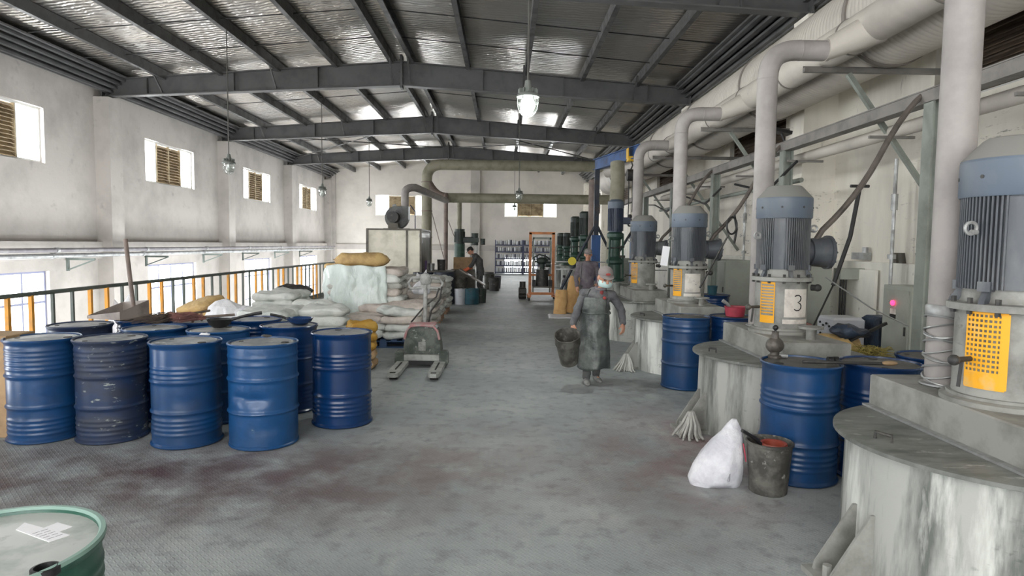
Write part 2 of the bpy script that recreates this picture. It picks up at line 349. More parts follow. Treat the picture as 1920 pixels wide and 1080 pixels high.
def floor_mat():
    m = mk('floor', g((158,162,162)), .6, .1); N = m.node_tree.nodes; L = m.node_tree.links; b = N['Principled BSDF']
    tc = N.new('ShaderNodeTexCoord'); P = tc.outputs['Object']
    def noise_(s, lo, hi, st=(1,1,1), det=8):
        mp = N.new('ShaderNodeMapping'); mp.inputs['Scale'].default_value = st; L.new(P, mp.inputs[0])
        n = N.new('ShaderNodeTexNoise'); n.inputs['Scale'].default_value = s; n.inputs['Detail'].default_value = det; n.inputs['Roughness'].default_value = .6; L.new(mp.outputs[0], n.inputs[0])
        r = N.new('ShaderNodeMapRange'); r.inputs[1].default_value = lo; r.inputs[2].default_value = hi; L.new(n.outputs[0], r.inputs[0]); return r.outputs[0]
    def mix(f, a, c2):
        x = N.new('ShaderNodeMix'); x.data_type = 'RGBA'; L.new(f, x.inputs[0])
        if isinstance(a, tuple): x.inputs[6].default_value = (*a, 1)
        else: L.new(a, x.inputs[6])
        x.inputs[7].default_value = (*c2, 1); return x.outputs[2]
    def math_(op, a, c2):
        x = N.new('ShaderNodeMath'); x.operation = op
        for i, q in ((0, a), (1, c2)):
            if isinstance(q, (int, float)): x.inputs[i].default_value = q
            else: L.new(q, x.inputs[i])
        return x.outputs[0]
    c = mix(noise_(.7, .4, .68), g((145,151,152)), g((174,179,178)))
    c = mix(noise_(7, .5, .74), c, g((122,126,127)))
    c = mix(noise_(2.2, .58, .8, (1,.35,1)), c, g((184,188,185)))
    def blob(cx, cy, rx, ry, col, amt, cc):
        mp = N.new('ShaderNodeMapping'); mp.vector_type = 'POINT'; mp.inputs['Location'].default_value = (-cx/rx, -cy/ry, 0); mp.inputs['Scale'].default_value = (1/rx, 1/ry, .0001); L.new(P, mp.inputs[0])
        vl = N.new('ShaderNodeVectorMath'); vl.operation = 'LENGTH'; L.new(mp.outputs[0], vl.inputs[0])
        r = N.new('ShaderNodeMapRange'); r.inputs[1].default_value = 1.15; r.inputs[2].default_value = .15; L.new(vl.outputs['Value'], r.inputs[0])
        f = math_('MULTIPLY', math_('MULTIPLY', r.outputs[0], noise_(2.6, .32, .62)), amt)
        return mix(f, cc, col)
    c = blob(-3.1, 4.7, 3.0, 1.15, g((78,56,58)), .95, c)  # reddish stain, deepened to paint in the shade before the left drums
    c = blob(-1.6, 4.6, 1.5, 1.0, g((92,74,76)), .7, c)
    c = blob(1.7, 5.5, .95, 1.5, g((122,74,76)), .6, c)
    c = blob(-.3, 5.0, 1.6, 1.3, g((126,108,106)), .5, c)
    c = blob(1.25, 4.5, .9, 1.2, g((112,86,84)), .45, c)
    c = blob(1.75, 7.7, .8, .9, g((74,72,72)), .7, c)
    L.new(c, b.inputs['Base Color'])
    # raised lozenges: two crossed sets of short ribs
    sp = N.new('ShaderNodeSeparateXYZ'); L.new(P, sp.inputs[0])
    X, Y = sp.outputs[0], sp.outputs[1]
    def ribs(off):
        s = 1/.042
        a = math_('MULTIPLY', math_('ADD', X, off), s); bb = math_('MULTIPLY', math_('ADD', Y, off), s)
        a = math_('SUBTRACT', math_('FRACT', a, 0), .5); bb = math_('SUBTRACT', math_('FRACT', bb, 0), .5)
        p = math_('ADD', a, bb); q = math_('SUBTRACT', a, bb)
        if off: p, q = q, p
        e = math_('ADD', math_('POWER', math_('MULTIPLY', p, 1.3), 2), math_('POWER', math_('MULTIPLY', q, 5.0), 2))
        r = N.new('ShaderNodeMapRange'); r.inputs[1].default_value = 1.0; r.inputs[2].default_value = .3; L.new(e, r.inputs[0]); return r.outputs[0]
    h = math_('MAXIMUM', ribs(0), ribs(.021))
    bp = N.new('ShaderNodeBump'); bp.inputs['Strength'].default_value = .5; bp.inputs['Distance'].default_value = .003; L.new(h, bp.inputs['Height'])
    b2 = N.new('ShaderNodeBump'); b2.inputs['Strength'].default_value = .35; b2.inputs['Distance'].default_value = .02
    L.new(noise_(9, 0, 1), b2.inputs['Height']); L.new(bp.outputs[0], b2.inputs['Normal']); L.new(b2.outputs[0], b.inputs['Normal'])
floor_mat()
def foil_mat(name, ang):
    m = mk(name, g((196,194,192)), .3, .92); N = m.node_tree.nodes; L = m.node_tree.links; b = N['Principled BSDF']
    tc = N.new('ShaderNodeTexCoord'); mp = N.new('ShaderNodeMapping'); mp.inputs['Rotation'].default_value = (0,0,ang); L.new(tc.outputs['Object'], mp.inputs[0])
    w1 = N.new('ShaderNodeTexWave'); w1.inputs['Scale'].default_value = 2.4; w1.inputs['Distortion'].default_value = 5; w1.inputs['Detail'].default_value = 3; w1.inputs['Detail Scale'].default_value = 1.6
    w1.bands_direction = 'Y'; L.new(mp.outputs[0], w1.inputs[0])
    nz = N.new('ShaderNodeTexNoise'); nz.inputs['Scale'].default_value = 3.2; nz.inputs['Detail'].default_value = 5; L.new(mp.outputs[0], nz.inputs[0])
    ad = N.new('ShaderNodeMath'); ad.operation = 'ADD'; L.new(w1.outputs['Fac'], ad.inputs[0]); L.new(nz.outputs[0], ad.inputs[1])
    bp = N.new('ShaderNodeBump'); bp.inputs['Strength'].default_value = .42; bp.inputs['Distance'].default_value = .05
    L.new(ad.outputs[0], bp.inputs['Height']); L.new(bp.outputs[0], b.inputs['Normal'])
    n2 = N.new('ShaderNodeTexNoise'); n2.inputs['Scale'].default_value = .9; L.new(tc.outputs['Object'], n2.inputs[0])
    cr = N.new('ShaderNodeMix'); cr.data_type = 'RGBA'; cr.inputs[6].default_value = (*g((188,190,192)),1); cr.inputs[7].default_value = (*g((214,204,190)),1); L.new(n2.outputs[0], cr.inputs[0]); L.new(cr.outputs[2], b.inputs['Base Color'])
foil_mat('foil', .12)
# ================================================================ SETTING
def wall_with_holes(name, axis, c, a0, a1, z0, z1, holes, t, mat):
    """a wall in the plane axis = c, thickness t outwards, with rectangular openings (a_lo, a_hi, z_lo, z_hi)"""
    mb = MB()
    As = sorted({a0, a1, *[h[0] for h in holes], *[h[1] for h in holes]}); Zs = sorted({z0, z1, *[h[2] for h in holes], *[h[3] for h in holes]})
    for i in range(len(As)-1):
        run = None
        for j in range(len(Zs)-1):
            am, zm = (As[i]+As[i+1])/2, (Zs[j]+Zs[j+1])/2
            solid = not any(h[0] < am < h[1] and h[2] < zm < h[3] for h in holes)
            if solid and run is None: run = Zs[j]
            if (not solid or j == len(Zs)-2) and run is not None:
                top = Zs[j+1] if solid else Zs[j]
                cc = ((As[i]+As[i+1])/2, (run+top)/2); d = (As[i+1]-As[i], top-run)
                if axis == 'X': mb.box((c+t/2, cc[0], cc[1]), (abs(t), d[0], d[1]))
                else: mb.box((cc[0], c+t/2, cc[1]), (d[0], abs(t), d[1]))
                run = None
    return struct(mb.build(name, mat, smooth=0))
LF = -4.2
W = lambda y: (y-1.5, y+1.5)
left_up = [(*W(y), 3.5, 4.77) for y in [-7.9]+BAYS]; left_lo = [(*W(y), -1.6, 1.0) for y in [-7.9]+BAYS]
wall_with_holes('wall_left', 'X', XL, YB, YE+.3, LF, 6.3, left_up+left_lo, -.24, MATS['wall'])
right_up = [(y-1.5, y+1.5, 3.5, 4.77) for y in [-7.9]+BAYS]
wall_with_holes('wall_right', 'X', XR, YB, YE+.3, LF, 6.3, right_up, .24, MATS['wall_white'])
end_holes = [(-7.75, -4.6, 3.4, 4.62), (.0, 3.15, 3.4, 4.62), (.0, 2.1, -1.4, 1.0), (-7.75, -4.6, -1.4, 1.0)]
wall_with_holes('wall_end', 'Y', YE, XL, XR, LF, 6.95, end_holes, .24, MATS['wall_end_paint'])
rear_holes = [(-9.0, -5.4, 1.0, 5.6), (-4.55, -.95, 0.0, 5.6), (.4, 4.0, 1.0, 5.6)]
wall_with_holes('wall_rear', 'Y', YB, XL, XR, LF, 6.95, rear_holes, -.24, MATS['wall'])
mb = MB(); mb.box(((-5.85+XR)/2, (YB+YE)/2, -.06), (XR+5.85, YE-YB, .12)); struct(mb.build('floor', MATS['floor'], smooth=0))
mb = MB(); mb.box(((XL-5.85)/2, (YB+YE)/2, LF-.05), (-5.85-XL, YE-YB, .1)); struct(mb.build('floor_ground', MATS['wall'], smooth=0))
mb = MB(); mb.box((-5.85, (YB+YE)/2, -.1), (.12, YE-YB, .32)); struct(mb.build('trim_1', MATS['beam_grey'], smooth=0))
# roof lining: crimped foil sheet over both slopes
mb = MB()
for x0, z0, x1, z1 in ((XL-.3, ZE-.03, XRD, ZRD), (XRD, ZRD, XR+.5, ZE-.03)):
    mb.add([(x0,YB-.3,z0),(x1,YB-.3,z1),(x1,YE+.3,z1),(x0,YE+.3,z0),(x0,YB-.3,z0+.12),(x1,YB-.3,z1+.12),(x1,YE+.3,z1+.12),(x0,YE+.3,z0+.12)],
           [(0,1,2,3),(7,6,5,4),(0,4,5,1),(1,5,6,2),(2,6,7,3),(3,7,4,0)])
struct(mb.build('ceiling', MATS['foil'], smooth=0))
def roofz(x): return ZE+(ZRD-ZE)*(1-abs(x-XRD)/(XRD-XL))
# pilasters and the ring beam on the walls
n = 2
for y in [-11.2]+FR+[YE-.25]:
    mb = MB(); mb.box((XL+.2, y, .6), (.4, .55, 9.7+.0)); o = struct(mb.build('trim_%d' % n, MATS['wall'], smooth=0)); n += 1
    mb = MB(); mb.box((XR-.27, y, 2.72), (.54, .5, 5.44)); struct(mb.build('trim_%d' % n, MATS['wall_white'], smooth=0)); n += 1
for x in (-1.75, XL+.3):
    mb = MB(); mb.box((x, YE-.12, 3.2), (.55, .24, 6.4)); struct(mb.build('trim_%d' % n, MATS['wall'], smooth=0)); n += 1
ys = [YB]+FR+[YE]
for i in range(len(ys)-1):
    mb = MB(); mb.box((XL+.07, (ys[i]+ys[i+1])/2, 1.47), (.14, ys[i+1]-ys[i]-.56, .44)); struct(mb.build('trim_%d' % n, MATS['wall'], smooth=0)); n += 1
mb = MB(); mb.box((XR-.035, (YB+YE)/2, .78), (.07, YE-YB, 1.56)); struct(mb.build('trim_%d' % n, MATS['wall_panel'], smooth=0)); n += 1
mb = MB(); mb.box(((XL+XR)/2, YE-.05, 1.5), (XR-XL, .1, .3)); struct(mb.build('trim_%d' % n, MATS['wall'], smooth=0)); n += 1
# eave channel along both long walls
for x, s in ((XL+.28, 1), (XE+.08, -1)):
    mb = MB()
    for k in range(4): mb.box((x+s*(.05+.11*k), (YB+YE)/2, 5.62+.1*k), (.1, YE-YB, .05))
    mb.box((x, (YB+YE)/2, 5.82), (.04, YE-YB, .5)); mb.box((x+s*.26, (YB+YE)/2, 5.98), (.5, YE-YB, .04))
    struct(mb.build('trim_%d' % n, MATS['steel_dark'], smooth=0)); n += 1
# windows ---------------------------------------------------------
wn = [1]
def window(axis, c, s, a0, a1, z0, z1, kind, lou='louver'):
    """s = +1 when the room lies on the positive side of the wall"""
    root = bpy.data.objects.new('window_%d' % wn[0], None); wn[0] += 1; C.objects.link(root); struct(root)
    am = (a0+a1)/2
    root.location = (c-s*.12, am, z0) if axis == 'X' else (am, c-s*.12, z0)
    h = z1-z0; w = a1-a0
    def bx(mb, a, z, da, dz, t=.05, off=0):
        mb.box((off, a, z) if axis == 'X' else (a, off, z), (t, da, dz) if axis == 'X' else (da, t, dz))
    fr = MB()
    for a in (-w/2+.025, w/2-.025): bx(fr, a, h/2, .05, h)
    for z in (.025, h-.025): bx(fr, 0, z, w-.1, .05)
    if kind in ('louver', 'blind'):
        lw = w*(.25 if kind == 'louver' else .485)
        for a in (-lw, lw): bx(fr, a, h/2, .05, h-.1)
        fr.build('window_frame', MATS['frame_white'], root, smooth=0)
        for k in (-1, 1) if kind == 'louver' else ():
            p = MB(); bx(p, k*(lw+w/2)/2, h/2, w/2-lw-.05, h-.1, .01); p.build('pane', MATS['pane'], root, smooth=0)
        lv = MB(); nn = 13
        for i in range(nn):
            z = .1+(h-.2)*i/(nn-1)
            for k in (-1, 1):
                m = Matrix.Translation((0, k*lw/2, z) if axis == 'X' else (k*lw/2, 0, z)) @ Matrix.Rotation(.75*s, 4, 'Y' if axis == 'X' else 'X')
                lv.box((0,0,0), (.11, lw-.04, .012) if axis == 'X' else (lw-.04, .11, .012), m)
        bx(lv, 0, h/2, .05, h-.1, .08); bx(lv, -lw+.04, h/2, .03, h-.1, .09); bx(lv, lw-.04, h/2, .03, h-.1, .09)
        bx(lv, 0, h/2, lw*2-.06, h-.1, .012, -.05*s)
        lv.build('louver', MATS[lou], root, smooth=0)
    else:
        for k in (-1, 0, 1): bx(fr, k*w/4, h/2, .045, h-.1)
        fr.build('window_frame', MATS['mullion'], root, smooth=0)
        t = MB()
        for z in (h*.35, h*.72): bx(t, 0, z, w-.1, .045, .055)
        t.build('glazing_bar', MATS['mullion'], root, smooth=0)
        p = MB(); bx(p, 0, h/2, w-.1, h-.1, .01); p.build('pane', MATS['pane'], root, smooth=0)
for hh in left_up: window('X', XL, 1, *hh, 'louver')
for hh in left_lo: window('X', XL, 1, *hh, 'grid')
for k, hh in enumerate(end_holes): window('Y', YE, -1, *hh, 'louver' if k < 2 else 'grid')
for hh in right_up: window('X', XR, -1, *hh, 'blind', 'louver_dark')
for hh in rear_holes: window('Y', YB, 1, *hh, 'grid')

# ================================================================ ROOF STEEL
def near(i): return ['nearest', 'second nearest', 'third nearest', 'farthest'][i]
def roof_frame(y, label):
    t = thing('roof_beam', label, 'roof beam', (XRD, y, 5.45), group='steel roof frames across the hall')
    for s in (-1, 1):
        xe = (XL-XRD+.12) if s < 0 else (XE-XRD)
        mb = MB()
        zb0, zb1 = .05, .45; zt0, zt1 = .47, 1.06       # bottom/top of the web at eave and ridge
        poly = [(xe, zb0), (0, zb1), (0, zt1), (xe, zt0)]
        th = .02
        mb.add([(x, -th/2, z) for x, z in poly]+[(x, th/2, z) for x, z in poly], [(0,1,2,3),(7,6,5,4)]+[(i,(i+1)%4,(i+1)%4+4,i+4) for i in range(4)])
        mb.build('web', MATS['steel_dark'], t, smooth=0)
        for (za, zb, nm) in ((zb0, zb1, 'bottom_flange'), (zt0, zt1, 'top_flange')):
            f = MB(); f.bar((xe, 0, za), (0, 0, zb), .22, .025); f.build(nm, MATS['steel_dark'], t, smooth=0)
        e = MB(); e.box((xe-.02*s, 0, (zb0+zt0)/2), (.04, .3, .56)); e.build('end_plate', MATS['steel_dark'], t, smooth=0)
        r = MB(); r.box((s*.015, 0, .8), (.028, .24, .86)); 
        for k in range(5): r.cyl((s*.03, -.08, .5+.15*k), (s*.06, -.08, .5+.15*k), .016, n=6); r.cyl((s*.03, .08, .5+.15*k), (s*.06, .08, .5+.15*k), .016, n=6)
        r.build('ridge_plate', MATS['steel_dark'], t, smooth=0)
        for q in (.28, .56, .85):
            xx = xe*q
            st = MB(); st.box((xx, -.055, (zb0+zt0)/2*q+(zb1+zt1)/2*(1-q)), (.012, .1, (zt0-zb0)*q+(zt1-zb1)*(1-q)-.02)); st.build('stiffener', MATS['steel_dark'], t, smooth=0)
        for q in (.03, .42, .8):
            xx = xe*q; zb = zb0*q+zb1*(1-q); zt = zt0*q+zt1*(1-q)
            for yy in (-1, 1):
                b_ = MB(); b_.bar((xx, yy*.08, zb+.03), (xx, yy*.62, zt+.06), .04, .008); b_.bar((xx+.02, yy*.08, zb+.03), (xx+.02, yy*.62, zt+.06), .006, .04); b_.build('fly_brace', MATS['purlin'], t, smooth=0)
    return t
names = {10.55: 'nearest visible dark steel roof beam, cut by the top edge of the photo', 17.3: 'second dark steel roof beam, the largest seen whole under the foil ceiling', 24.5: 'third dark steel roof beam from the front, mid-hall', 31.7: 'farthest dark steel roof beam, just before the end wall'}
for y in FR[2:]: roof_frame(y, names[y])
px = [-10.15, -8.94, -7.45, -5.94, -4.43, -2.98, -2.52, -1.05, .5, 1.98, 3.42, 4.75]
plab = ['purlin running along the left eave', 'second purlin from the left wall', 'third purlin from the left wall', 'purlin carrying the row of left hand lamps', 'purlin just left of the ridge pair', 'left one of the two ridge purlins', 'right one of the two ridge purlins', 'first purlin right of the ridge', 'purlin above the lit pendant lamp', 'third purlin right of the ridge', 'fourth purlin right of the ridge', 'purlin along the right eave by the ducts']
for x, lb in zip(px, plab):
    z = roofz(x)-.02; s = -1 if x < XRD else 1
    if x == -2.98: s = -1
    mb = MB(); L_ = YE-1.0
    mb.box((0, 0, -.12), (.012, L_, .24)); mb.box((s*.05, 0, -.235), (.1, L_, .012)); mb.box((s*.05, 0, -.005), (.1, L_, .012)); mb.box((s*.095, 0, -.22), (.01, L_, .03))
    o = mb.build('roof_purlin', MATS['purlin'], smooth=0, loc=(x, 1.0+L_/2, z)); tag(o, 'long steel '+lb, 'purlin', 'purlins under the foil ceiling')
for y in BAYS[1:]+[8.3, 11.9, 15.5, 19.1]:
    for s in (-1, 1):
        xe = XL+.4 if s < 0 else XE
        mb = MB(); mb.cyl((xe, y, roofz(xe)-.13), (XRD+.24*s, y, roofz(XRD+.24*s)-.13), .012, n=6)
        tag(mb.build('sag_rod', MATS['black']), 'dark tie rod, %s roof slope, %s' % ('left' if s < 0 else 'right', {6.5: 'nearest of all', 8.3: 'just before the front beam', 11.9: 'behind the front beam', 13.7: 'midway between the first two whole beams', 15.5: 'just before the largest whole beam', 19.1: 'just behind the largest whole beam', 20.9: 'midway between second and third whole beams', 28.1: 'midway in the bay before the last beam', 35.3: 'in the last bay by the end wall'}[y]), 'tie rod', 'tie rods between the purlins')
for s, x0, x1 in ((-1, XL+.5, XRD-.3), (1, XRD+.3, XE-.1)):
    for flip in (0, 1):
        ya, yb = (24.7, 31.5) if flip else (31.5, 24.7)
        mb = MB(); mb.cyl((x0, ya, roofz(x0)-.32), (x1, yb, roofz(x1)-.32), .025, n=8)
        tag(mb.build('cross_brace', MATS['purlin']), 'thin cross brace in the fourth bay, %s roof slope, %s diagonal' % ('left' if s < 0 else 'right', 'rising' if flip else 'falling'), 'brace', 'roof cross braces')

# pendant lamps ----------------------------------------------------
def pendant(x, y, z, label, on=False):
    t = thing('pendant_lamp', label, 'lamp', (x, y, z), group='caged factory pendant lamps')
    top = roofz(x)-.2-z
    mb = MB(); mb.cyl((0,0,.2), (0,0,top), .012, n=8); mb.build('rod', MATS['lamp_rod'], t)
    mb = MB(); mb.lathe([(.0,.27),(.035,.27),(.045,.2),(.065,.17),(.075,.13),(.13,.1),(.14,.085),(.14,.07),(.0,.07)], 24)
    for k in range(12): a = k*PI/6; mb.box((.085*math.cos(a), .085*math.sin(a), .145), (.07, .006, .05), rz=a)
    mb.build('lamp_cap', MATS['lamp_cap'], t)
    mb = MB(); mb.lathe([(.108,.07),(.115,.03),(.112,-.03),(.095,-.09),(.06,-.135),(.0,-.15)], 24); mb.build('glass_globe', MATS['lamp_glass'], t)
    mb = MB(); mb.ell((0,0,-.02), (.088,.088,.1) if on else (.055,.055,.08)); mb.build('bulb', MATS['bulb_on' if on else 'bulb_off'], t)
    mb = MB()
    for k in range(6):
        a = k*PI/3; mb.tube([(r*math.cos(a), r*math.sin(a), zz) for r, zz in ((.125,.07),(.127,0),(.115,-.07),(.075,-.135),(.02,-.165))], .004, 5)
    for r, zz in ((.128,.0),(.1,-.105)): mb.tube([(r*math.cos(a), r*math.sin(a), zz) for a in [i*PI/10 for i in range(21)]], .004, 5)
    mb.build('wire_cage', MATS['lamp_cap'], t)
    if on:
        l = bpy.data.lights.new('lamp_light', 'POINT'); l.energy = 60; l.shadow_soft_size = .1; l.color = (.95,1,.95)
        lo = bpy.data.objects.new('lamp_light', l); C.objects.link(lo); lo.parent = t; lo.location = (0,0,-.24)
    return t
pendant(.27, 7.9, 3.46, 'lit white caged pendant lamp hanging above the aisle', True)
pendant(-5.96, 14.05, 3.35, 'unlit caged pendant lamp on a long rod, leftmost and nearest')
pendant(-5.94, 21.1, 3.38, 'unlit caged pendant lamp, second of the left row')
pendant(-5.94, 28.4, 3.5, 'unlit small pendant lamp far off before the left end window')
pendant(.5, 22.0, 3.4, 'unlit pendant lamp far behind the lit one over the aisle')
pendant(.55, 35.0, 3.7, 'farthest small pendant lamp before the right end window')

# pipes along the left wall ------------------------------------------
for k, (x, z, r, lb) in enumerate(((XL+.72, 1.5, .05, 'upper grey'), (XL+.62, 1.37, .055, 'lower silver'))):
    mb = MB(); mb.cyl((x, 1, z), (x, YE-1, z), r, n=14); t = mb.build('wall_pipe', MATS['galv' if k else 'wall_pipe_grey'])
    for j in range(9):
        c2 = MB(); c2.cyl((x, 7.2+3.6*j, z), (x, 7.28+3.6*j, z), r+.014, n=14); c2.build('coupling', MATS['galv'], t)
    tag(t, lb+' pipe running along the left wall on brackets', 'pipe')
for j, y in enumerate([8.6, 12.0, 15.6, 19.0, 22.6, 26.0, 29.6, 33.2]):
    mb = MB(); mb.box((XL+.45, y, 1.27), (.75, .05, .05)); mb.bar((XL+.8, y, 1.25), (XL+.15, y, 1.0), .03, .03); mb.box((XL+.17, y, 1.15), (.04, .08, .34))
    tag(mb.build('pipe_bracket', MATS['rail_green'], smooth=0), 'triangular steel bracket under the left wall pipes, %s from the front' % ORD[j], 'bracket', 'brackets of the left wall pipes')

# railing ------------------------------------------------------------
rl = thing('guard_railing', 'long green and yellow guard railing along the open left edge of the floor', 'railing', (-5.8, 0, 0))
mb = MB(); mb.cyl((0, -3, 1.07), (0, 31, 1.07), .028, n=10); mb.build('top_rail', MATS['rail_green'], rl)
mb = MB(); mb.box((0, 14, .08), (.01, 34, .12)); mb.build('toe_board', MATS['rail_green'], rl)
for i in range(63):
    y = 7.53-.3755*8+.3755*i; yel = (i % 4) in (0, 1)
    if i == 0:
        pr = []
        for m_ in ('rail_yellow', 'rail_green'):
            mb = MB(); mb.box((0, 0, .54), (.045 if m_ == 'rail_yellow' else .035,)*2+(1.03,)); o = mb.build('baluster', MATS[m_], rl, smooth=0); pr.append(o)
        pr[0].location = (0, y, 0); pr[1].location = (0, y+.3755*2, 0); continue
    if i == 2: continue
    o = pr[0 if yel else 1].copy(); C.objects.link(o); o.location = (0, y, 0)
# ================================================================ DUCTS, RIGHT
def ribbed(x, z, r, y0, y1, step=.075, n=40):
    mb = MB(); prof = []; L_ = y1-y0; k = int(L_/step)
    for i in range(k+1): prof += [(r, i*step), (r, i*step+step*.7), (r-.006, i*step+step*.85)]
    m = Matrix.Translation((x, y0, z)) @ Matrix.Rotation(-PI/2, 4, 'X'); mb.lathe(prof, n, m); return mb
DX, DZ, DR = 4.2, 4.28, .53
t = ribbed(DX, DZ, DR, -2, 25.5).build('exhaust_duct', MATS['duct'], smooth=60); tag(t, 'huge ribbed grey exhaust duct high along the right wall', 'duct')
for j in range(8):
    mb = MB(); m = Matrix.Translation((DX, .9+3.1*j, DZ)) @ Matrix.Rotation(-PI/2, 4, 'X'); mb.lathe([(DR-.03,-.03),(DR+.018,-.03),(DR+.018,.03),(DR-.03,.03)], 40, m, closed=True); mb.build('joint_band', MATS['seam'], t)
SX, SZ, SR = 3.58, 3.93, .185
pts = [(SX, -2, SZ)]+[(SX, 17.2, SZ)]
for k in range(1, 9): a = k/8*1.2; pts.append((SX-.9*(1-math.cos(a)), 17.2+1.9*math.sin(a), SZ))
mb = MB(); mb.tube(pts, SR, 28); t = mb.build('branch_duct', MATS['duct']); tag(t, 'smooth cream duct beside the huge ribbed one, fed by the elbow pipes', 'duct')
for j in range(12):
    mb = MB(); m = Matrix.Translation((SX, 1.0+1.43*j, SZ)) @ Matrix.Rotation(-PI/2, 4, 'X'); mb.lathe([(SR-.01,-.012),(SR+.009,-.012),(SR+.009,.012),(SR-.01,.012)], 28, m, closed=True); mb.build('joint_band', MATS['seam'], t)
for j in range(4):
    y = [3.7, 6.45, 9.55, 12.55][j]
    mb = MB(); mb.loft([((SX-.42, y+.0, SZ-.22), .112, .112, Matrix.Rotation(PI/2, 3, 'Y')), ((SX+.02, y-.16, SZ-.03), .165, .16, Matrix.Rotation(PI/2-.35, 3, 'Y'))], 20)
    mb.build('branch_collar', MATS['duct'], t)
# wall arms with diagonal braces carrying the ducts
for j, y in enumerate([3.6, 7.2, 10.9, 14.4, 18.0]):
    mb = MB(); mb.box(((3.3+XR)/2, y, 3.715), (XR-3.3, .05, .05)); mb.box(((3.3+XR)/2, y+.02, 3.74), (XR-3.3, .012, .045))
    t = mb.build('duct_bracket', MATS['beam_grey'], smooth=0); tag(t, 'steel arm with diagonal brace under the ribbed duct, %s from the camera' % ORD[j], 'bracket', 'wall arms carrying the big ducts')
    b_ = MB(); b_.bar((3.8, y, 3.68), (XR-.02, y, 1.68), .05, .05); b_.build('brace', MATS['post_green'], t, smooth=0)
# crossing ducts near the end wall
def bend(p0, c, p1, k=8):
    p0, c, p1 = map(Vector, (p0, c, p1)); return [(p0*(1-u)**2+c*2*u*(1-u)+p1*u*u) for u in [i/k for i in range(k+1)]]
YD = 27.0
mb = MB(); mb.tube([(-3.25, YD, 0)]+bend((-3.25, YD, 4.4), (-3.25, YD, 5.03), (-2.6, YD, 5.03))+[(4.6, YD, 5.03)], .22, 24)
t = mb.build('cross_duct', MATS['pipe_olive']); tag(t, 'tall duct rising left of the aisle and crossing overhead to the right', 'duct')
for z in (.8, 2.0, 3.1, 4.3):
    mb = MB(); mb.lathe([(.215,-.02),(.235,-.02),(.235,.02),(.215,.02)], 24, Matrix.Translation((-3.25, YD, z)), closed=True); mb.build('joint_band', MATS['pipe_brown'], t)
mb = MB(); mb.tube(bend((-3.2, YD, 4.25), (-2.9, YD+.02, 3.75), (-2.5, YD+.02, 3.72), 6), [.2, .19, .18, .17, .16, .16, .16], 18); mb.build('branch', MATS['pipe_brown'], t)
mb = MB(); mb.cyl((-2.5, YD, 3.66), (4.6, YD, 3.66), .2, n=24); t = mb.build('cross_duct', MATS['pipe_olive']); tag(t, 'lower straight duct crossing over the aisle before the right end window', 'duct')
mb = MB(); mb.tube([(-2.42, YD-.3, 0), (-2.42, YD-.3, 3.5)]+bend((-2.42, YD-.3, 3.5), (-2.42, YD-.3, 3.78), (-2.42, YD-.05, 3.78), 4), .09, 14); tag(mb.build('down_pipe', MATS['pipe_brown']), 'thin brown upright pipe right of the tall duct', 'pipe')
mb = MB(); mb.tube([(-2.02, YD+2, 0), (-2.02, YD+2, 3.6), (-2.3, YD+2, 3.68)], .11, 14); tag(mb.build('down_pipe', MATS['pipe_olive']), 'olive upright pipe farther back, left of the green drill-like mixer', 'pipe')
for (a, b, lb) in (((-3.05, YD, 3.1), (-2.5, YD-.3, 1.15), 'front'), ((-2.4, YD+.2, 2.8), (-1.95, YD+.5, 1.6), 'rear')):
    mb = MB(); mb.cyl(a, b, .015, n=6); tag(mb.build('stay_rod', MATS['pipe_brown']), 'thin slanting %s stay rod between the upright pipes' % lb, 'rod')
# pipe racking behind the machines
rk = thing('pipe_rack', 'grey green steel pipe rack with posts behind the row of motors', 'pipe rack', (4.0, 0, 0))
mb = MB(); mb.box((0, 9.5, 3.24), (.14, 23, .012)); mb.box((0, 9.5, 3.12), (.14, 23, .012)); mb.box((-.05, 9.5, 3.18), (.02, 23, .12)); mb.build('beam', MATS['beam_grey'], rk, smooth=0)
for j, y in enumerate([3.0, 6.0, 9.15, 12.2, 15.2, 18.2]):
    p = MB(); p.box((0, y, 1.56), (.12, .03, 3.12)); p.box((-.06, y, 1.56), (.02, .14, 3.12)); p.box((.06, y, 1.56), (.02, .14, 3.12)); p.box((0, y, .01), (.24, .24, .02)); p.build('post', MATS['post_green'], rk, smooth=0)
mb = MB(); mb.cyl((4.32, -2, 3.05), (4.32, 17.5, 3.05), .075, n=16); t = mb.build('steam_pipe', MATS['duct']); tag(t, 'long light lagged pipe just below the rack beam', 'pipe')
mb = MB(); mb.cyl((4.25, 9.2, 2.72), (4.25, 17.5, 2.72), .035, n=12); tag(mb.build('thin_pipe', MATS['post_green']), 'thinner pipe parallel under the light lagged one, mid-row', 'pipe')
for k in range(9):
    mb = MB(); mb.box((4.2, 3+2*k, 2.96), (.5, .03, .03)); mb.build('pipe_support', MATS['beam_grey'], rk, smooth=0).location = (-4.0, 0, 0)
for k, (y, x) in enumerate(((7.55, 4.95), (8.2, 5.0), (10.4, 5.0), (13.3, 5.0))):
    mb = MB(); mb.tube([(x, y, .1), (x, y, 1.7), (x, y, 2.9)], .022, 8); mb.cyl((x, y, 2.25), (x, y, 2.45), .04, n=10); mb.cyl((x, y, 1.62), (x, y, 1.68), .05, n=10)
    tag(mb.build('wall_conduit', MATS['galv']), ['slim conduit nearest the cabinet with red lamp', 'slim conduit with a valve behind the machine marked 3', 'slim upright conduit beside the third motor', 'slim upright conduit beside the fourth motor'][k], 'conduit')

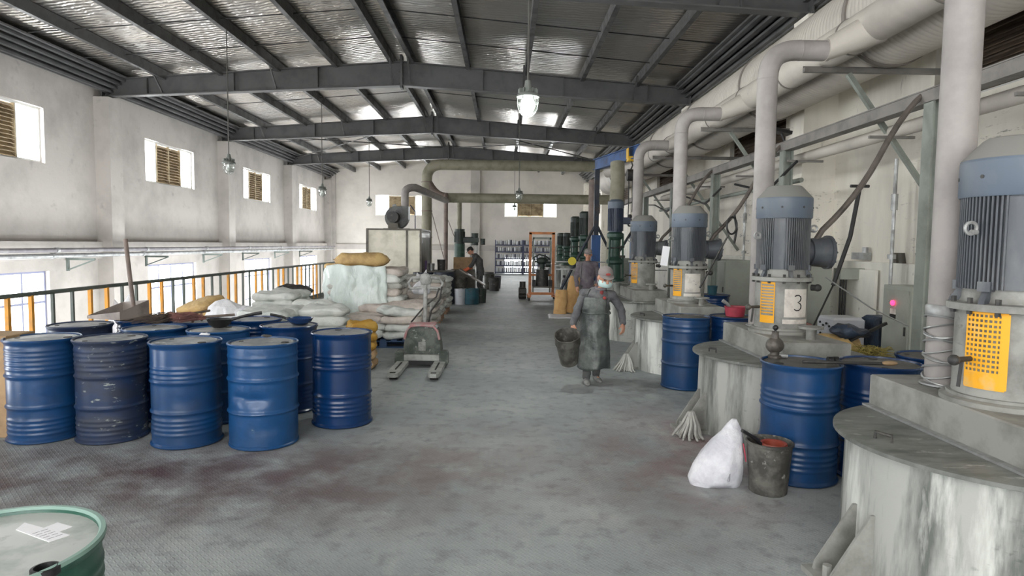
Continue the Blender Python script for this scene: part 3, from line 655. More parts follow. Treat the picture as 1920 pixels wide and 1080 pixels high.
# ================================================================ MIXER MACHINES
TX = 2.645; MY = [3.3, 6.05, 9.15, 12.15]
def mixer(y, label, idx):
    t = thing('mixing_tank_machine', label, 'mixing machine', (TX, y, 0), group='row of large motor driven mixing tanks')
    R = .76
    mb = MB(); mb.lathe([(R-.02,0),(R-.02,.04),(R-.03,.71),(R-.03,.72)], 56); mb.build('tank', MATS['tank'], t)
    mb = MB(); mb.lathe([(R+.02,.72),(R+.035,.725),(R+.035,.745),(R+.025,.75)], 64); mb.build('tank_lid', MATS['tank_lid'], t, smooth=30)
    for ang in (155, 205):
        pass
    mb = MB()
    for q in (-.075, .075):
        mm = Matrix.Rotation(math.radians(184), 4, 'Z') @ Matrix.Translation((0, q, 0)) @ Matrix.Rotation(PI/2, 4, 'X')
        mb.prism([(R-.05,.03),(R+.2,.03),(R+.19,.07),(R-.01,.38),(R-.05,.38)], .016, mm)
    mm = Matrix.Rotation(math.radians(184), 4, 'Z'); mb.box((R+.08, 0, .015), (.32, .26, .03), mm); mb.cyl(mm @ Vector((R+.17, 0, .02)), mm @ Vector((R+.17, 0, .09)), .025, n=6)
    mb.build('foot_bracket', MATS['block'], t, smooth=30)
    mb = MB(); mm = Matrix.Rotation(math.radians(172), 4, 'Z')
    mb.tube([(-.67,.0,.75),(-.67,.0,.785),(-.63,-.08,.785),(-.63,-.08,.75)], .009, 6); mb.build('lid_handle', MATS['iron'], t)
    # square top beam across the tank
    mb = MB(); mb.box((.0, -.01, .85), (.58, 1.46, .2), bev=.008); mb.build('top_beam', MATS['block'], t, smooth=30)
    mb = MB(); mb.box((-.31, -.01, .757), (.05, 1.46, .012)); mb.build('seal_strip', MATS['galv'], t, smooth=0)
    mb = MB(); mb.lathe([(.285,.95),(.285,.975),(.255,.985),(.255,1.0)], 40); mb.build('base_ring', MATS['block'], t)
    mb = MB(); mb.lathe([(.232,1.0),(.232,1.43),(.238,1.45)], 40); mb.build('neck_housing', MATS['neck'], t)
    # perforated guard: strips and cross strips following the housing, about left-front
    mb = MB(); r = .238; a0, a1 = math.radians(200), math.radians(234)
    if idx == 0: a0, a1 = math.radians(188), math.radians(232)
    nx, nz = 9, 15; z0, z1 = 1.05, 1.43
    def curvebox(A0, A1, Z0, Z1, rr=r, th=.004, k=3):
        vs = []; fs = []
        for i in range(k+1):
            a = A0+(A1-A0)*i/k
            for q in (rr, rr+th):
                for z in (Z0, Z1): vs.append((q*math.cos(a), q*math.sin(a), z))
        for i in range(k):
            b0 = i*4; b1 = b0+4
            fs += [(b0,b0+1,b1+1,b1),(b0+2,b1+2,b1+3,b0+3),(b0,b1,b1+2,b0+2),(b0+1,b0+3,b1+3,b1+1)]
        fs += [(0,2,3,1),(k*4,k*4+1,k*4+3,k*4+2)]; return vs, fs
    da = (a1-a0)/nx; dz = (z1-z0)/nz
    if idx == 0:
        for j in range(nz+1): mb.add(*curvebox(a0, a1, z0+dz*j-.006, z0+dz*j+.006, k=10))
        for i in range(nx+1): mb.add(*curvebox(a0+da*i-.015, a0+da*i+.015, z0, z1, k=1))
    else:
        for j in range(11): mb.add(*curvebox(a0, a1, z0+.09+.027*j, z0+.1+.027*j, k=10))
        mb.add(*curvebox(a1-.04, a1, z0, z1, k=2)); mb.add(*curvebox(a0, a0+.03, z0, z1, k=1)); mb.add(*curvebox(a0, a1, z0, z0+.07, k=8)); mb.add(*curvebox(a0, a1, z1-.02, z1, k=8))
    if idx == 0: mb.add(*curvebox(a1-.12, a1+.03, z0, z1, th=.006, k=4)); mb.add(*curvebox(a0, a1, z0, z0+.07, th=.006, k=8))
    mb.build('perforated_guard', MATS['yellow_guard'], t, smooth=30)
    if idx < 3:
        mb = MB(); pa0, pa1 = (math.radians(254), math.radians(312)) if idx < 2 else (math.radians(245), math.radians(300)); mb.add(*curvebox(pa0, pa1, 1.11, 1.37, rr=.233, th=.005, k=10)); mb.add(*curvebox(pa0-.05, pa1+.03, 1.05, 1.09, rr=.233, th=.012, k=10))
        pl = mb.build('number_plate' if idx == 1 else 'data_plate', MATS['plate_white'], t, smooth=30)
        if idx == 1:  # the painted 3
            mb = MB(); cx, cz = 0.0, 1.245
            def pt(px_, pz_):
                a = math.radians(284)+px_*1.25/.24; return (.2405*math.cos(a), .2405*math.sin(a), cz+pz_*1.25)
            pp = [(-.026,.047),(-.014,.055),(.006,.056),(.022,.046),(.026,.03),(.018,.012),(0,.003),(.018,-.004),(.029,-.02),(.026,-.042),(.01,-.056),(-.012,-.057),(-.028,-.047)]
            mb.tube([pt(*q) for q in pp], .005, 6); mb.build('number_three', MATS['ink'], pl)
        else:
            mb = MB()
            for k in range(3 if idx == 0 else 2):
                a = math.radians(272+k*7); mb.tube([(.2395*math.cos(a), .2395*math.sin(a), 1.27-.05*k), (.2395*math.cos(a+.1), .2395*math.sin(a+.1), 1.265-.05*k)], .003, 5)
            mb.build('print', MATS['print_grey'], pl)
    # side lever
    mb = MB(); mb.cyl((-.23,-.06,1.19), (-.34,-.1,1.19), .014, n=8); mb.ell((-.35,-.105,1.19), (.028,.028,.028)); mb.cyl((-.29,-.08,1.2), (-.31,-.09,1.05), .01, n=6); mb.build('lever', MATS['iron'], t)
    # motor flange, bolts, feet
    mb = MB(); mb.lathe([(.235,1.435),(.275,1.44),(.275,1.475),(.22,1.48),(.21,1.5),(.205,1.6)], 40); mb.build('motor_flange', MATS['neck'], t)
    bo = None
    for k in range(12):
        a = k*PI/6+.2
        if bo is None: mb = MB(); mb.cyl((0,0,1.42), (0,0,1.505), .014, n=6); bo = mb.build('flange_bolt', MATS['iron'], t, smooth=30); o = bo
        else: o = bo.copy(); C.objects.link(o)
        o.location = (.25*math.cos(a), .25*math.sin(a), 0)
    fo = None
    for k in range(6):
        a = k*PI/3+.45
        if fo is None: mb = MB(); mb.prism([(.17,0),(.265,0),(.26,.02),(.21,.1),(.17,.1)], .03, Matrix.Translation((0,.015,1.475)) @ Matrix.Rotation(PI/2, 4, 'X')); mb.box((.215,0,1.565), (.07,.06,.05)); fo = mb.build('motor_foot', MATS['motor'], t, smooth=30); o = fo
        else: o = fo.copy(); C.objects.link(o)
        o.rotation_euler = (0,0,a)
    # finned motor body
    nf = 72; mb = MB(); poly = []
    for k in range(nf):
        a = 2*PI*k/nf; dg = math.degrees(a) % 360
        flat = (222 < dg < 250) or (40 < dg < 66)
        for q, rr in ((0,.217),(.42,.217),(.5,.236),(.92,.236)):
            poly.append(((.226 if flat else rr)*math.cos(a+q*2*PI/nf), (.226 if flat else rr)*math.sin(a+q*2*PI/nf)))
    mb.prism(poly, .5, Matrix.Translation((0,0,1.55))); mb.build('motor_body', MATS['motor'], t, smooth=25)
    mb = MB(); mb.lathe([(.23,2.035),(.242,2.02),(.249,2.03),(.249,2.2)], 48); mb.lathe([(.249,2.2),(.245,2.215)], 48); mb.build('fan_cover', MATS['motor_cap'], t)
    mb = MB(); mb.lathe([(.2475,2.212),(.155,2.315),(.14,2.325),(.0,2.327)], 48); mb.build('fan_dome', MATS['motor_dust'], t)
    mb = MB()
    for k in range(8): a = k*PI/4+.3; mb.cyl((.246*math.cos(a), .246*math.sin(a), 2.12), (.252*math.cos(a), .252*math.sin(a), 2.12), .01, n=8)
    mb.build('cover_screw', MATS['iron'], t)
    # terminal box on the right, lifting eyes
    mb = MB(); mb.cyl((.18,0,1.71), (.3,0,1.71), .11, n=24); mb.cyl((.25,0,1.71), (.41,0,1.71), .13, .145, n=28); mb.cyl((.41,0,1.71), (.44,0,1.71), .16, n=28)
    for k in range(10): a = k*PI/5; mb.cyl((.435,.148*math.cos(a),1.71+.148*math.sin(a)), (.45,.148*math.cos(a),1.71+.148*math.sin(a)), .01, n=6)
    mb.build('terminal_box', MATS['motor'], t)
    for xx, zz in ((-.27,1.86),(.26,1.93)):
        mb = MB(); mb.tube([(xx+.03*math.cos(a)*1, -.06, zz+.03*math.sin(a)) for a in [i*PI/8 for i in range(17)]], .009, 6); mb.cyl((xx*.88,-.06,zz-.02), (xx,-.06,zz-.02), .014, n=8); mb.build('lifting_eye', MATS['galv'], t)
    mb = MB(); mb.cyl((.24,-.1,1.38), (.27,-.13,1.38), .03, n=10); mb.ell((.28,-.14,1.38), (.035,.035,.035)); mb.build('plug', MATS['iron'], t)
    # flanged stub on the top beam and a narrow bolt near the front
    mb = MB(); mb.lathe([(.04,.95),(.04,1.04),(.1,1.045),(.1,1.065),(.0,1.067)], 24, Matrix.Translation((.05,-.52,0))); mb.build('flanged_stub', MATS['block'], t)
    # exhaust pipe rising behind the motor
    px_, py_ = -.045, .4; zt = 3.7
    mb = MB(); mb.tube([(px_, py_, .95), (px_, py_, zt-.28)]+bend((px_, py_, zt-.28), (px_, py_, zt), (px_+.28, py_, zt))+[(.55, py_, zt)], .098, 24)
    ep = mb.build('exhaust_pipe', MATS['pipe'], t)
    mb = MB(); m = Matrix.Translation((px_, py_, 0)); mb.lathe([(.1,.95),(.122,.955),(.122,.965),(.104,.97)], 24, m)
    if idx == 0:
        for k in range(11): mb.tube([(px_+.108*math.cos(a), py_+.108*math.sin(a), .99+.035*k+.03*math.sin(a*1+k*1.7)) for a in [i*PI/10 for i in range(21)]], .006, 5)
        mb.lathe([(.105,1.36),(.11,1.37),(.11,1.42),(.103,1.43)], 24, m)
    mb.build('pipe_wrap', MATS['galv'], ep)
    for m in (Matrix.Translation((px_, py_, zt-.3)), Matrix.Translation((px_+.3,py_,zt)) @ Matrix.Rotation(PI/2,4,'Y')):
        mb = MB(); mb.lathe([(.098,0),(.1,.004),(.1,.012),(.098,.016)], 24, m, closed=True); mb.build('pipe_seam', MATS['pipe'], ep)
    # thick cable hose from terminal box up to the rack beam
    mb = MB(); mb.tube([(.3,-.02,1.82)]+bend((.36, -.02, 1.92), (.68, .0, 2.22), (.88, .02, 2.6), 6)+bend((.88, .02, 2.6), (1.12, .06, 3.06), (1.33, .1, 3.22), 5)[1:], .027, 10); mb.build('cable_hose', MATS['hose'], t)
    return t
mlab = ['nearest big mixing machine with blue grey motor and yellow perforated guard, right edge', 'big mixing machine marked 3 with ribbed grey motor behind the nearest one', 'mixing machine behind the one marked 3 with faded yellow guard and paper sheet', 'farthest of the four big grey mixing machines']
for i in range(4): mixer(MY[i], mlab[i], i)

# ================================================================ DRUMS
def drum_body(rings, hoops, dent=None, H=.89, R=.286):
    prof = [(R-.02,0),(R-.003,.004),(R+.004,.012),(R+.004,.022),(R-.004,.03)]
    zs = [i*.0075 for i in range(5, int((H-.04)/.0075))]
    for z in zs:
        r = R
        for hz in hoops: r += .013*math.exp(-((z-hz)/.013)**2)
        for hz in rings: r += .0055*math.exp(-((z-hz)/.012)**2)-.0015
        prof.append((r, z))
    prof += [(R-.004,H-.03),(R+.005,H-.02),(R+.007,H-.008),(R+.001,H),(R-.008,H-.002),(R-.012,H-.018)]
    mb = MB(); mb.lathe(prof, 64)
    if dent:
        for i, v in enumerate(mb.v):
            for (a, z, s, d) in dent:
                aa = math.atan2(v[1], v[0]); dx = (aa-a+PI)%(2*PI)-PI
                q = math.exp(-((dx*R)/s)**2-((v[2]-z)/(s*.5))**2)
                if q > .01: f = 1-d*q/R; v = (v[0]*f, v[1]*f, v[2])
            mb.v[i] = v
    return mb
PROTO = {}
def drum(kind, x, y, label, group, bodymat, lidmat='drum_lid', rz=0, z=0):
    key = (kind, bodymat, lidmat)
    if key in PROTO: return dup(PROTO[key], (x, y, z), rz, label, group)
    rings = {'w': [.80,.76,.72,.68,.64,.20,.16,.12,.08], 'n': [.68,.64,.60,.20,.16,.24,.12], 'p': [.78,.72], 'r': [.70,.665,.63,.20,.16,.12]}[kind]
    hoops = {'w': [.575,.305], 'n': [.56,.30], 'p': [.585,.31], 'r': [.575,.30]}[kind]
    t = thing('steel_drum', label, 'drum', (x, y, z), rz, group)
    drum_body(rings, hoops, [(-1.45, .43, .1, .028), (-2.0, .45, .06, .015), (-1.1,.18,.09,.008)] if kind == 'p' else [(-.8,.4,.12,.006),(2.2,.6,.14,.008),(-2.2,.25,.1,.006)]).build('body', MATS[bodymat], t, smooth=40)
    mb = MB(); mb.lathe([(.0,.8775),(.262,.8775),(.268,.874),(.2745,.874)], 48); mb.lathe([(.24,.8775),(.244,.8805),(.25,.8805),(.254,.8775)], 48, closed=True); mb.build('lid', MATS[lidmat], t, smooth=30)
    mb = MB(); mb.lathe([(.034,.877),(.034,.882),(.028,.884),(.0,.884)], 16, Matrix.Translation((.19,.0,0))); mb.build('bung', MATS['iron'], t); mb = MB(); mb.lathe([(.02,.877),(.02,.8815),(.0,.8815)], 12, Matrix.Translation((-.2,.03,0))); mb.build('vent_bung', MATS['iron'], t)
    PROTO[key] = t; return t
def dpos(u, v, z=.89):
    p = Q(u, v, z=z); return p.x, p.y
GL, GR = 'blue steel drums grouped on the left', 'blue steel drums between the tanks on the right'
L = [('w',80,631,'blue','blue drum at far left of the front row, partly cut by the photo edge'),('w',207,632,'blue_dirty','scuffed dark blue drum with pale scratches, second in the front row'),('n',348,637,'blue','clean ribbed blue drum with shiny lid, third in the front row'),('p',493,639,'blue_light','dented lighter blue drum, fourth in the front row'),('n',641,621,'blue_deep','deep blue drum standing apart at the right of the group by the aisle'),
     ('n',542,608,'blue_deep','blue drum with a blue scoop on its lid, tucked behind the dented one'),('p',410,616,'blue_light','blue drum carrying the black ladle pan'),('w',290,613,'blue','blue drum under the grey twig broom'),('n',151,607,'lid','dark blue drum at far left of the second row'),('w',272,597,'blue_deep','blue drum behind the grey scoop in the third row, left'),('n',375,600,'blue_deep','blue drum under the reddish brooms in the third row, middle'),('w',478,597,'blue_deep','blue drum in the third row, right, before the flat white sacks')]
DP = []
for i, (k, u, v, m_, lb) in enumerate(L):
    if m_ == 'lid': m_ = 'blue_dirty'
    x, y = dpos(u, v)
    if i == 3: pass
    DP.append((x, y)); drum(k, x, y, lb, GL, m_, rz=[.3,1.1,-.4,0,2.0,.9,1.5,-.9,.5,2.5,.2,1.2][i])
print('DRUMS', [(round(a,2), round(b,2)) for a, b in DP])
x1, y1 = dpos(1502, 677)
RD = [(x1, y1), (x1+.61, y1+.0), (x1+1.24, y1+.3)]
x4, y4 = dpos(1284, 591); RD += [(x4, y4-.06), (x4+.61, y4+.0), (3.8, 11.5)]
rl_ = [('n','blue','blue drum holding the ball valve, between the nearest tank and the one marked 3','lid_dark'),('n','blue_deep','blue drum beside the valve drum, nearer the wall, with a pipe wrench across','lid_dark'),('w','blue_deep','blue drum mostly hidden behind the nearest exhaust pipe','lid_dark'),('p','blue','blue drum by the aisle just right of the walking worker','lid_dark'),('p','blue_deep','blue drum carrying the pink basin','lid_dark'),('w','blue_deep','blue drum seen behind the pink basin before the cabinets','lid_dark')]
for (x, y), (k, m_, lb, ld) in zip(RD, rl_): drum(k, x, y, lb, GR, m_, ld, rz=x*7)
print('RDRUMS', [(round(a,2), round(b,2)) for a, b in RD])
# green drum bottom left
gx, gy = -1.44, 1.74
t = thing('steel_drum', 'green rimmed drum with grey top and white label in the near left corner', 'drum', (gx, gy, 0))
drum_body([.8,.76,.72], [.58,.31]).build('body', MATS['green_drum'], t, smooth=40)
mb = MB(); mb.lathe([(.0,.8745),(.268,.8745),(.2745,.8755)], 48); mb.build('lid', MATS['green_lid'], t, smooth=30)
mb = MB(); mb.lathe([(.274,.886),(.28,.8935),(.292,.8935),(.2945,.884),(.288,.876)], 64, closed=True); mb.build('rim', MATS['dust_rim'], t)
bq = Q(85, 1072, z=.88); bq = bq-Vector((gx, gy, 0))
mb = MB(); mb.lathe([(.034,.874),(.034,.892),(.026,.894),(.024,.8765),(.0,.876)], 24, Matrix.Translation((bq.x, bq.y, 0))); mb.build('bung', MATS['black'], t)
def label_quad(c4, z, th, name, mat, parent, loc=(0,0,0)):
    mb = MB(); vs = [(p[0]-loc[0], p[1]-loc[1], z) for p in c4]; mb.add(vs+[(a, b, c-th) for a, b, c in vs], [(0,1,2,3),(7,6,5,4)]+[(i,(i+1)%4,(i+1)%4+4,i+4) for i in range(4)]); return mb.build(name, mat, parent, smooth=0)
cs = [Q(u, v, z=.872) for u, v in ((30,996),(46,983),(131,1006),(92,1019))]
lp = label_quad([(p.x, p.y) for p in cs], .8775, .002, 'label', MATS['paper'], t, (gx, gy))
cs2 = [Q(u, v, z=.872) for u, v in ((80,993),(108,982),(136,990),(108,1001))]
label_quad([(p.x, p.y) for p in cs2], .8765, .0015, 'label', MATS['paper'], t, (gx, gy))
mb = MB(); o_, e1, e2 = cs[3], (cs[2]-cs[3]), (cs[0]-cs[3])
for k in range(5):
    for a, b in ((.1,.45),(.5,.85)):
        p0 = o_+e2*(.12+.11*k)+e1*a; p1 = o_+e2*(.12+.11*k)+e1*(b-.05*(k%2)); mb.bar((p0.x-gx,p0.y-gy,.8779), (p1.x-gx,p1.y-gy,.8779), .0022, .0006)
mb.build('print', MATS['print_grey'], lp, smooth=0)
# ================================================================ SACKS AND PALLETS
def sack_mb(l, w, h, seed, sag=.25):
    mb = MB(); n = 28; k = 12; mb.ell((0,0,0), (l/2, w/2, h/2), None, n, k, p=.36 if h < .2 else .62)
    out = []
    for x, y, z in mb.v:
        e = abs(x)/(l/2); f = abs(y)/(w/2)
        z *= 1-.55*max(0, e-.75)/.25*(.8)-.25*max(0, f-.8)/.2
        q = noise.noise(Vector((x*5+seed*3.1, y*5, z*4)))*.045+noise.noise(Vector((x*15+seed, y*13, z*9)))*.022
        x += noise.noise(Vector((y*4, z*6, seed)))*.02; y += noise.noise(Vector((x*4, z*6, seed+9)))*.02
        z += q*(1 if z > 0 else .5); z -= sag*.1*(e**2)*h
        out.append((x, y, max(z, -h/2)))
    mb.v = out
    # sewn seam flaps at both ends
    return mb
SACKP = {}
def sack(mat, loc, rz, label, group, var=0, dims=(.72,.46,.15), tilt=(0,0)):
    key = (mat, var, dims)
    if key not in SACKP:
        t = sack_mb(*dims, var*7+len(SACKP)).build('filled_sack', MATS[mat], smooth=60)
        l, w_, h = dims
        for s in (-1, 1):
            mb = MB(); mb.tube([(s*(l/2-.012), -w_*.36, 0), (s*(l/2+.004), -w_*.12, .008), (s*(l/2+.002), w_*.12, -.004), (s*(l/2-.01), w_*.36, .003)], .008, 5); mb.build('sewn_edge', MATS[mat], t)
        SACKP[key] = t; o = t
    else: o = dup(SACKP[key])
    o.location = (loc[0], loc[1], loc[2]+dims[2]/2); o.rotation_euler = (tilt[0], tilt[1], rz)
    return tag(o, label, 'sack', group)
def pallet(x, y, rz, label, mat='pallet_wood', lx=1.2, ly=1.0):
    t = thing('pallet', label, 'pallet', (x, y, 0), rz, 'pallets under the sacks')
    mb = MB()
    for k in range(7): mb.box((-lx/2+.05+k*(lx-.1)/6, 0, .132), (.1, ly, .022))
    mb.build('top_boards', MATS[mat], t, smooth=0)
    mb = MB()
    for yy in (-ly/2+.05, 0, ly/2-.05):
        mb.box((0, yy, .11), (lx, .09, .02)); mb.box((0, yy, .011), (lx, .09, .022))
        for xx in (-lx/2+.07, 0, lx/2-.07): mb.box((xx, yy, .061), (.12, .088, .078))
    mb.build('skid', MATS[mat], t, smooth=0); return t
LAY = ['bottom layer', 'second layer', 'third layer', 'fourth layer', 'fifth layer', 'sixth layer', 'seventh layer', 'eighth layer', 'top layer']
def stack(cx, cy, layers, mat, what, group, h=.13, rz=0, z0=.145, cols=('left', 'right'), rows=('front', 'rear'), dx=.56, dy=.5, jit=.03, var=3, drop=(), mats=None):
    """each layer holds a 2 x 2 block of sacks, long side along x for odd layers"""
    for k in range(layers):
        for i, cn in enumerate(cols):
            for j, rn in enumerate(rows):
                if (k, i, j) in drop: continue
                lx = cx+(i-(len(cols)-1)/2)*dx*1.12+rnd.uniform(-jit, jit); ly = cy+(j-(len(rows)-1)/2)*dy+rnd.uniform(-jit, jit)
                lay = 'top layer' if k == layers-1 else LAY[k]
                mm = mats[k % len(mats)] if mats else mat
                sack(mm, (lx, ly, z0+k*h), rz+rnd.uniform(-.07, .07)+(PI if rnd.random() < .5 else 0), '%s, %s, %s %s' % (what, lay, rn, cn), group, rnd.randrange(var), (.7,.53,.15), (rnd.uniform(-.03,.03), rnd.uniform(-.03,.03)))
# flat white sacks right behind the drums
pallet(-2.95, 9.15, 0, 'pallet below the flat white sacks behind the blue drums')
stack(-2.95, 9.15, 5, 'sack', 'white sack on the flat stack behind the drums', 'flat stack of white sacks behind the drums', drop=((4,1,0),(3,1,0)))
pallet(-3.35, 10.6, 0, 'pallet below the left rear flat stack of white sacks')
stack(-3.35, 10.6, 6, 'sack', 'white sack on the stack left of the wrapped one', 'left rear stack of white sacks', drop=((5,1,0),(5,1,1),(4,1,1)))
# tall wrapped stack
pallet(-2.5, 12.0, 0, 'pallet below the tall plastic wrapped stack', 'pallet_blue')
stack(-2.5, 12.0, 9, 'sack_grey', 'grey sack in the tall wrapped stack', 'tall stack of sacks half wrapped in film', h=.125, mats=['sack_grey','sack','sack_pink'], drop=((8,0,0),))
mb = MB(); nx_, nz_ = 60, 40
vs = []
for i in range(nx_+1):
    u = i/nx_; a = -PI*1.17+u*PI*.83
    for k in range(nz_+1):
        v = k/nz_; z = .22+v*1.12
        rx, ry = .84*(1-.06*v**3), .64*(1-.06*v**3); cc, ss = math.cos(a), math.sin(a)
        q = (abs(cc)**2.7+abs(ss)**2.7)**(-1/2.7)
        r_ = 1+.08*noise.noise(Vector((u*11, v*3.5, 2)))+.07*abs(noise.noise(Vector((u*20, v*4, 5))))-.04*v
        x, y = -2.5+rx*q*cc*r_, 12.0+ry*q*ss*r_
        vs.append((x, y, z+.05*noise.noise(Vector((u*6, 1, 1)))*v))
fs = [(i*(nz_+1)+k, (i+1)*(nz_+1)+k, (i+1)*(nz_+1)+k+1, i*(nz_+1)+k+1) for i in range(nx_) for k in range(nz_)]
mb.add(vs, fs); o = mb.build('stretch_film', MATS['wrap'], smooth=180); q_ = o.modifiers.new('s', 'SOLIDIFY'); q_.thickness = .006; tag(o, 'pale greenish plastic film wrapped around the tall sack stack', 'plastic film')
sack('sack_tan', (-2.62, 11.9, 1.3), .1, 'big tan sack lying on top of the wrapped stack', 'tan sacks on the wrapped stack', 1, (1.0,.62,.26))
sack('sack_tan', (-2.95, 11.85, 1.24), -.5, 'small tan sack edge sticking out below the big tan one', 'tan sacks on the wrapped stack', 2, (.66,.46,.12))
# low slumped pile in front of the jack
pallet(-2.0, 11.1, 0, 'pallet below the low slumped white sacks behind the pallet truck', 'pallet_blue')
stack(-2.0, 11.1, 3, 'sack', 'slumped white sack behind the pallet truck', 'low pile of slumped white sacks', h=.12, jit=.06, mats=['sack','sack','sack_pink'])
for k, (x, y, z, r) in enumerate(((-1.75,10.75,.52,.5),(-2.2,11.4,.53,-.3),(-1.72,11.4,.54,.15))): sack('sack_pink' if k else 'sack', (x, y, z), r, 'loose pale sack thrown on the low pile, %s' % ('nearest', 'rear left', 'rear right')[k], 'low pile of slumped white sacks', k, (.7,.46,.15), (.1*k, .12-.1*k))
pallet(-2.0, 12.75, 0, 'pallet below the middle aisle stack of pinkish sacks')
stack(-1.95, 12.75, 5, 'sack_pink', 'pinkish sack in the middle aisle stack', 'middle aisle stack of sacks', h=.12, mats=['sack_pink','sack_grey'], drop=((4,1,0),))
pallet(-1.98, 14.5, 0, 'pallet below the aisle stack just behind the middle one')
stack(-1.98, 14.5, 7, 'sack_grey', 'grey white sack in the aisle stack by the tied bag', 'aisle stack of grey white sacks', h=.12, mats=['sack_grey','sack','sack_pink'], drop=((6,0,0),))
pallet(-2.0, 16.3, 0, 'farthest pallet of the aisle row of sacks')
stack(-2.0, 16.3, 6, 'sack_grey', 'grey white sack in the farthest aisle stack', 'farthest aisle stack of sacks', h=.125, mats=['sack_grey','sack'])
# tied white bag with ears
def tied_bag(x, y, z, s, label, mat='white_plastic', seed=1):
    mb = MB(); secs = []
    prof = [(0,.1),(.02,.24),(.12,.29),(.26,.26),(.36,.17),(.43,.07),(.46,.045),(.5,.06),(.56,.12)]
    for zz, r in prof: secs.append(((0,0,zz*s), r*s, r*s*.8, None))
    mb.loft(secs, 36)
    mb.v = [(a*(1+.16*noise.noise(Vector((math.atan2(b_,a)*2.2, c*4, seed)))+.1*noise.noise(Vector((math.atan2(b_,a)*6, c*3, seed)))), b_*(1+.14*noise.noise(Vector((math.atan2(b_,a)*3, c*5, seed+4)))), c+(.03*noise.noise(Vector((a*20, b_*20, seed))) if c > .5*s else 0)) for a, b_, c in mb.v]
    o = mb.build('tied_bag', MATS[mat], smooth=70, loc=(x, y, z)); 
    e = MB()
    for q, hh in ((-1, .1), (1, .2)): e.loft([((q*.03*s,0,.5*s), .05*s, .02*s, None), ((q*.1*s,0,(.56+hh*.3)*s), .07*s, .015*s, None), ((q*.15*s,.01,(.6+hh)*s), .008*s, .005*s, None)], 10)
    e.build('knotted_ear', MATS[mat], o, smooth=70)
    return tag(o, label, 'bag')
tied_bag(-1.62, 12.65, .74, .62, 'tied white bag with knotted ears on the sacks behind the truck handle')
mb = MB(); mb.loft([((0,0,0),.3,.2,None),((0,0,.08),.36,.24,None),((-.03,0,.22),.33,.21,None),((-.08,0,.34),.24,.15,None),((-.1,0,.42),.13,.07,None),((-.09,0,.45),.03,.02,None)], 40); mb.ell((.22,-.02,.2), (.2,.18,.16), None, 20, 12)
mb.v = [(a*(1+.12*noise.noise(Vector((b_*14, c*8, 1)))), b_*(1+.2*noise.noise(Vector((a*14, c*7, 4)))), c+.03*noise.noise(Vector((a*10, b_*10, 2)))) for a, b_, c in mb.v]
tag(remesh(mb, .014, 1).build('woven_bag', MATS['white_plastic'], smooth=70, loc=(-3.95, 9.3, .46)), 'crumpled white printed bag standing left of the flat white sacks', 'bag')
tied_bag(-5.62, 9.45, .35, .75, 'white bag hanging against the railing behind the scoop', seed=8)
for k, (x, y, z, r) in enumerate(((-4.55,9.7,.15,.3),(-4.5,9.75,.29,-.2),(-4.62,9.7,.43,.5),(-4.5,9.7,.57,.1),(-4.6,9.75,.7,-.4))):
    sack('sack_tan', (x, y, z), r, 'crumpled tan sack in the small heap by the railing, %s' % LAY[k] if k < 4 else 'topmost crumpled tan sack of the small heap by the railing', 'tan sacks by the railing', k % 3, (.66,.46,.15), (.06*k, -.05*k))
pallet(-4.55, 9.72, .1, 'pallet below the tan sack heap by the railing')
pallet(-4.0, 9.35, 0, 'small pallet below the crumpled white printed bag', lx=.5, ly=.6)
for k in range(2): sack('sack', (-4.0, 9.35, .145+.16*k), .3*k, 'white sack under the crumpled printed bag, %s' % ('lower', 'upper')[k], 'pair of sacks below the printed bag', k, (.6,.46,.17))
for k in range(5): sack('sack_yellow' if k > 1 else 'cardboard', (-1.96, 8.85, .0+.13*k), .1*k, 'yellow sack at the corner by the last drum, %s' % (['bottom layer','second layer','third layer','fourth layer','top layer'][k]), 'small yellow sack pile behind the deep blue drum', k % 3, (.4,.4,.14))
sack('rubber', (-3.9, 11.9, .75), .4, 'dark sack lump behind the left rear white stack', 'dark sack', 0, (.7,.4,.2))
for k in range(4): sack('sack_grey', (-3.9, 11.9, .02+.18*k), .2*k, 'grey sack under the dark lump, %s' % LAY[k], 'grey sacks under the dark lump', k % 3, (.66,.46,.2))

# ================================================================ PALLET TRUCK
t = thing('pallet_truck', 'dusty pallet truck with dark green body and two forks pointing to the camera', 'pallet truck', (-1.14, 8.95, 0))
for s in (-1, 1):
    mb = MB(); m = Matrix.Translation((s*.26, 0, 0))
    prof_ = [(-.08,0),(-.08,-.78),(-.065,-.9),(-.04,-.94),(.04,-.94),(.065,-.9),(.08,-.78),(.08,0)]
    mb.prism(prof_, .05, m @ Matrix.Translation((0,0,.05))); fk = mb.build('fork', MATS['jack_fork'], t, smooth=25)
    mb = MB(); mb.box((s*.26, -.87, .103), (.07, .035, .006)); mb.box((s*.26, -.4, .1025), (.02, .5, .006)); mb.build('slot', MATS['black'], fk, smooth=0)
    mb = MB(); mb.cyl((s*.26-.05, -.8, .035), (s*.26+.05, -.8, .035), .035, n=14); mb.build('load_wheel', MATS['rubber'], t)
    mb = MB(); mb.box((s*.31, .03, .14), (.12, .2, .2), bev=.02); mb.build('side_guard', MATS['jack_body'], t, smooth=30)
mb = MB(); mb.box((0, .0, .14), (.66, .06, .09), bev=.01); mb.build('cross_plate', MATS['jack_fork'], t, smooth=30)
mb = MB(); mb.box((0, -.035, .075), (.4, .02, .05)); mb.build('shadow_gap_plate', MATS['black'], t, smooth=0)
mb = MB(); pr_ = [(-.27,.12),(-.26,.3),(-.235,.46),(-.2,.55),(-.15,.59),(.15,.59),(.2,.55),(.235,.46),(.26,.3),(.27,.12)]
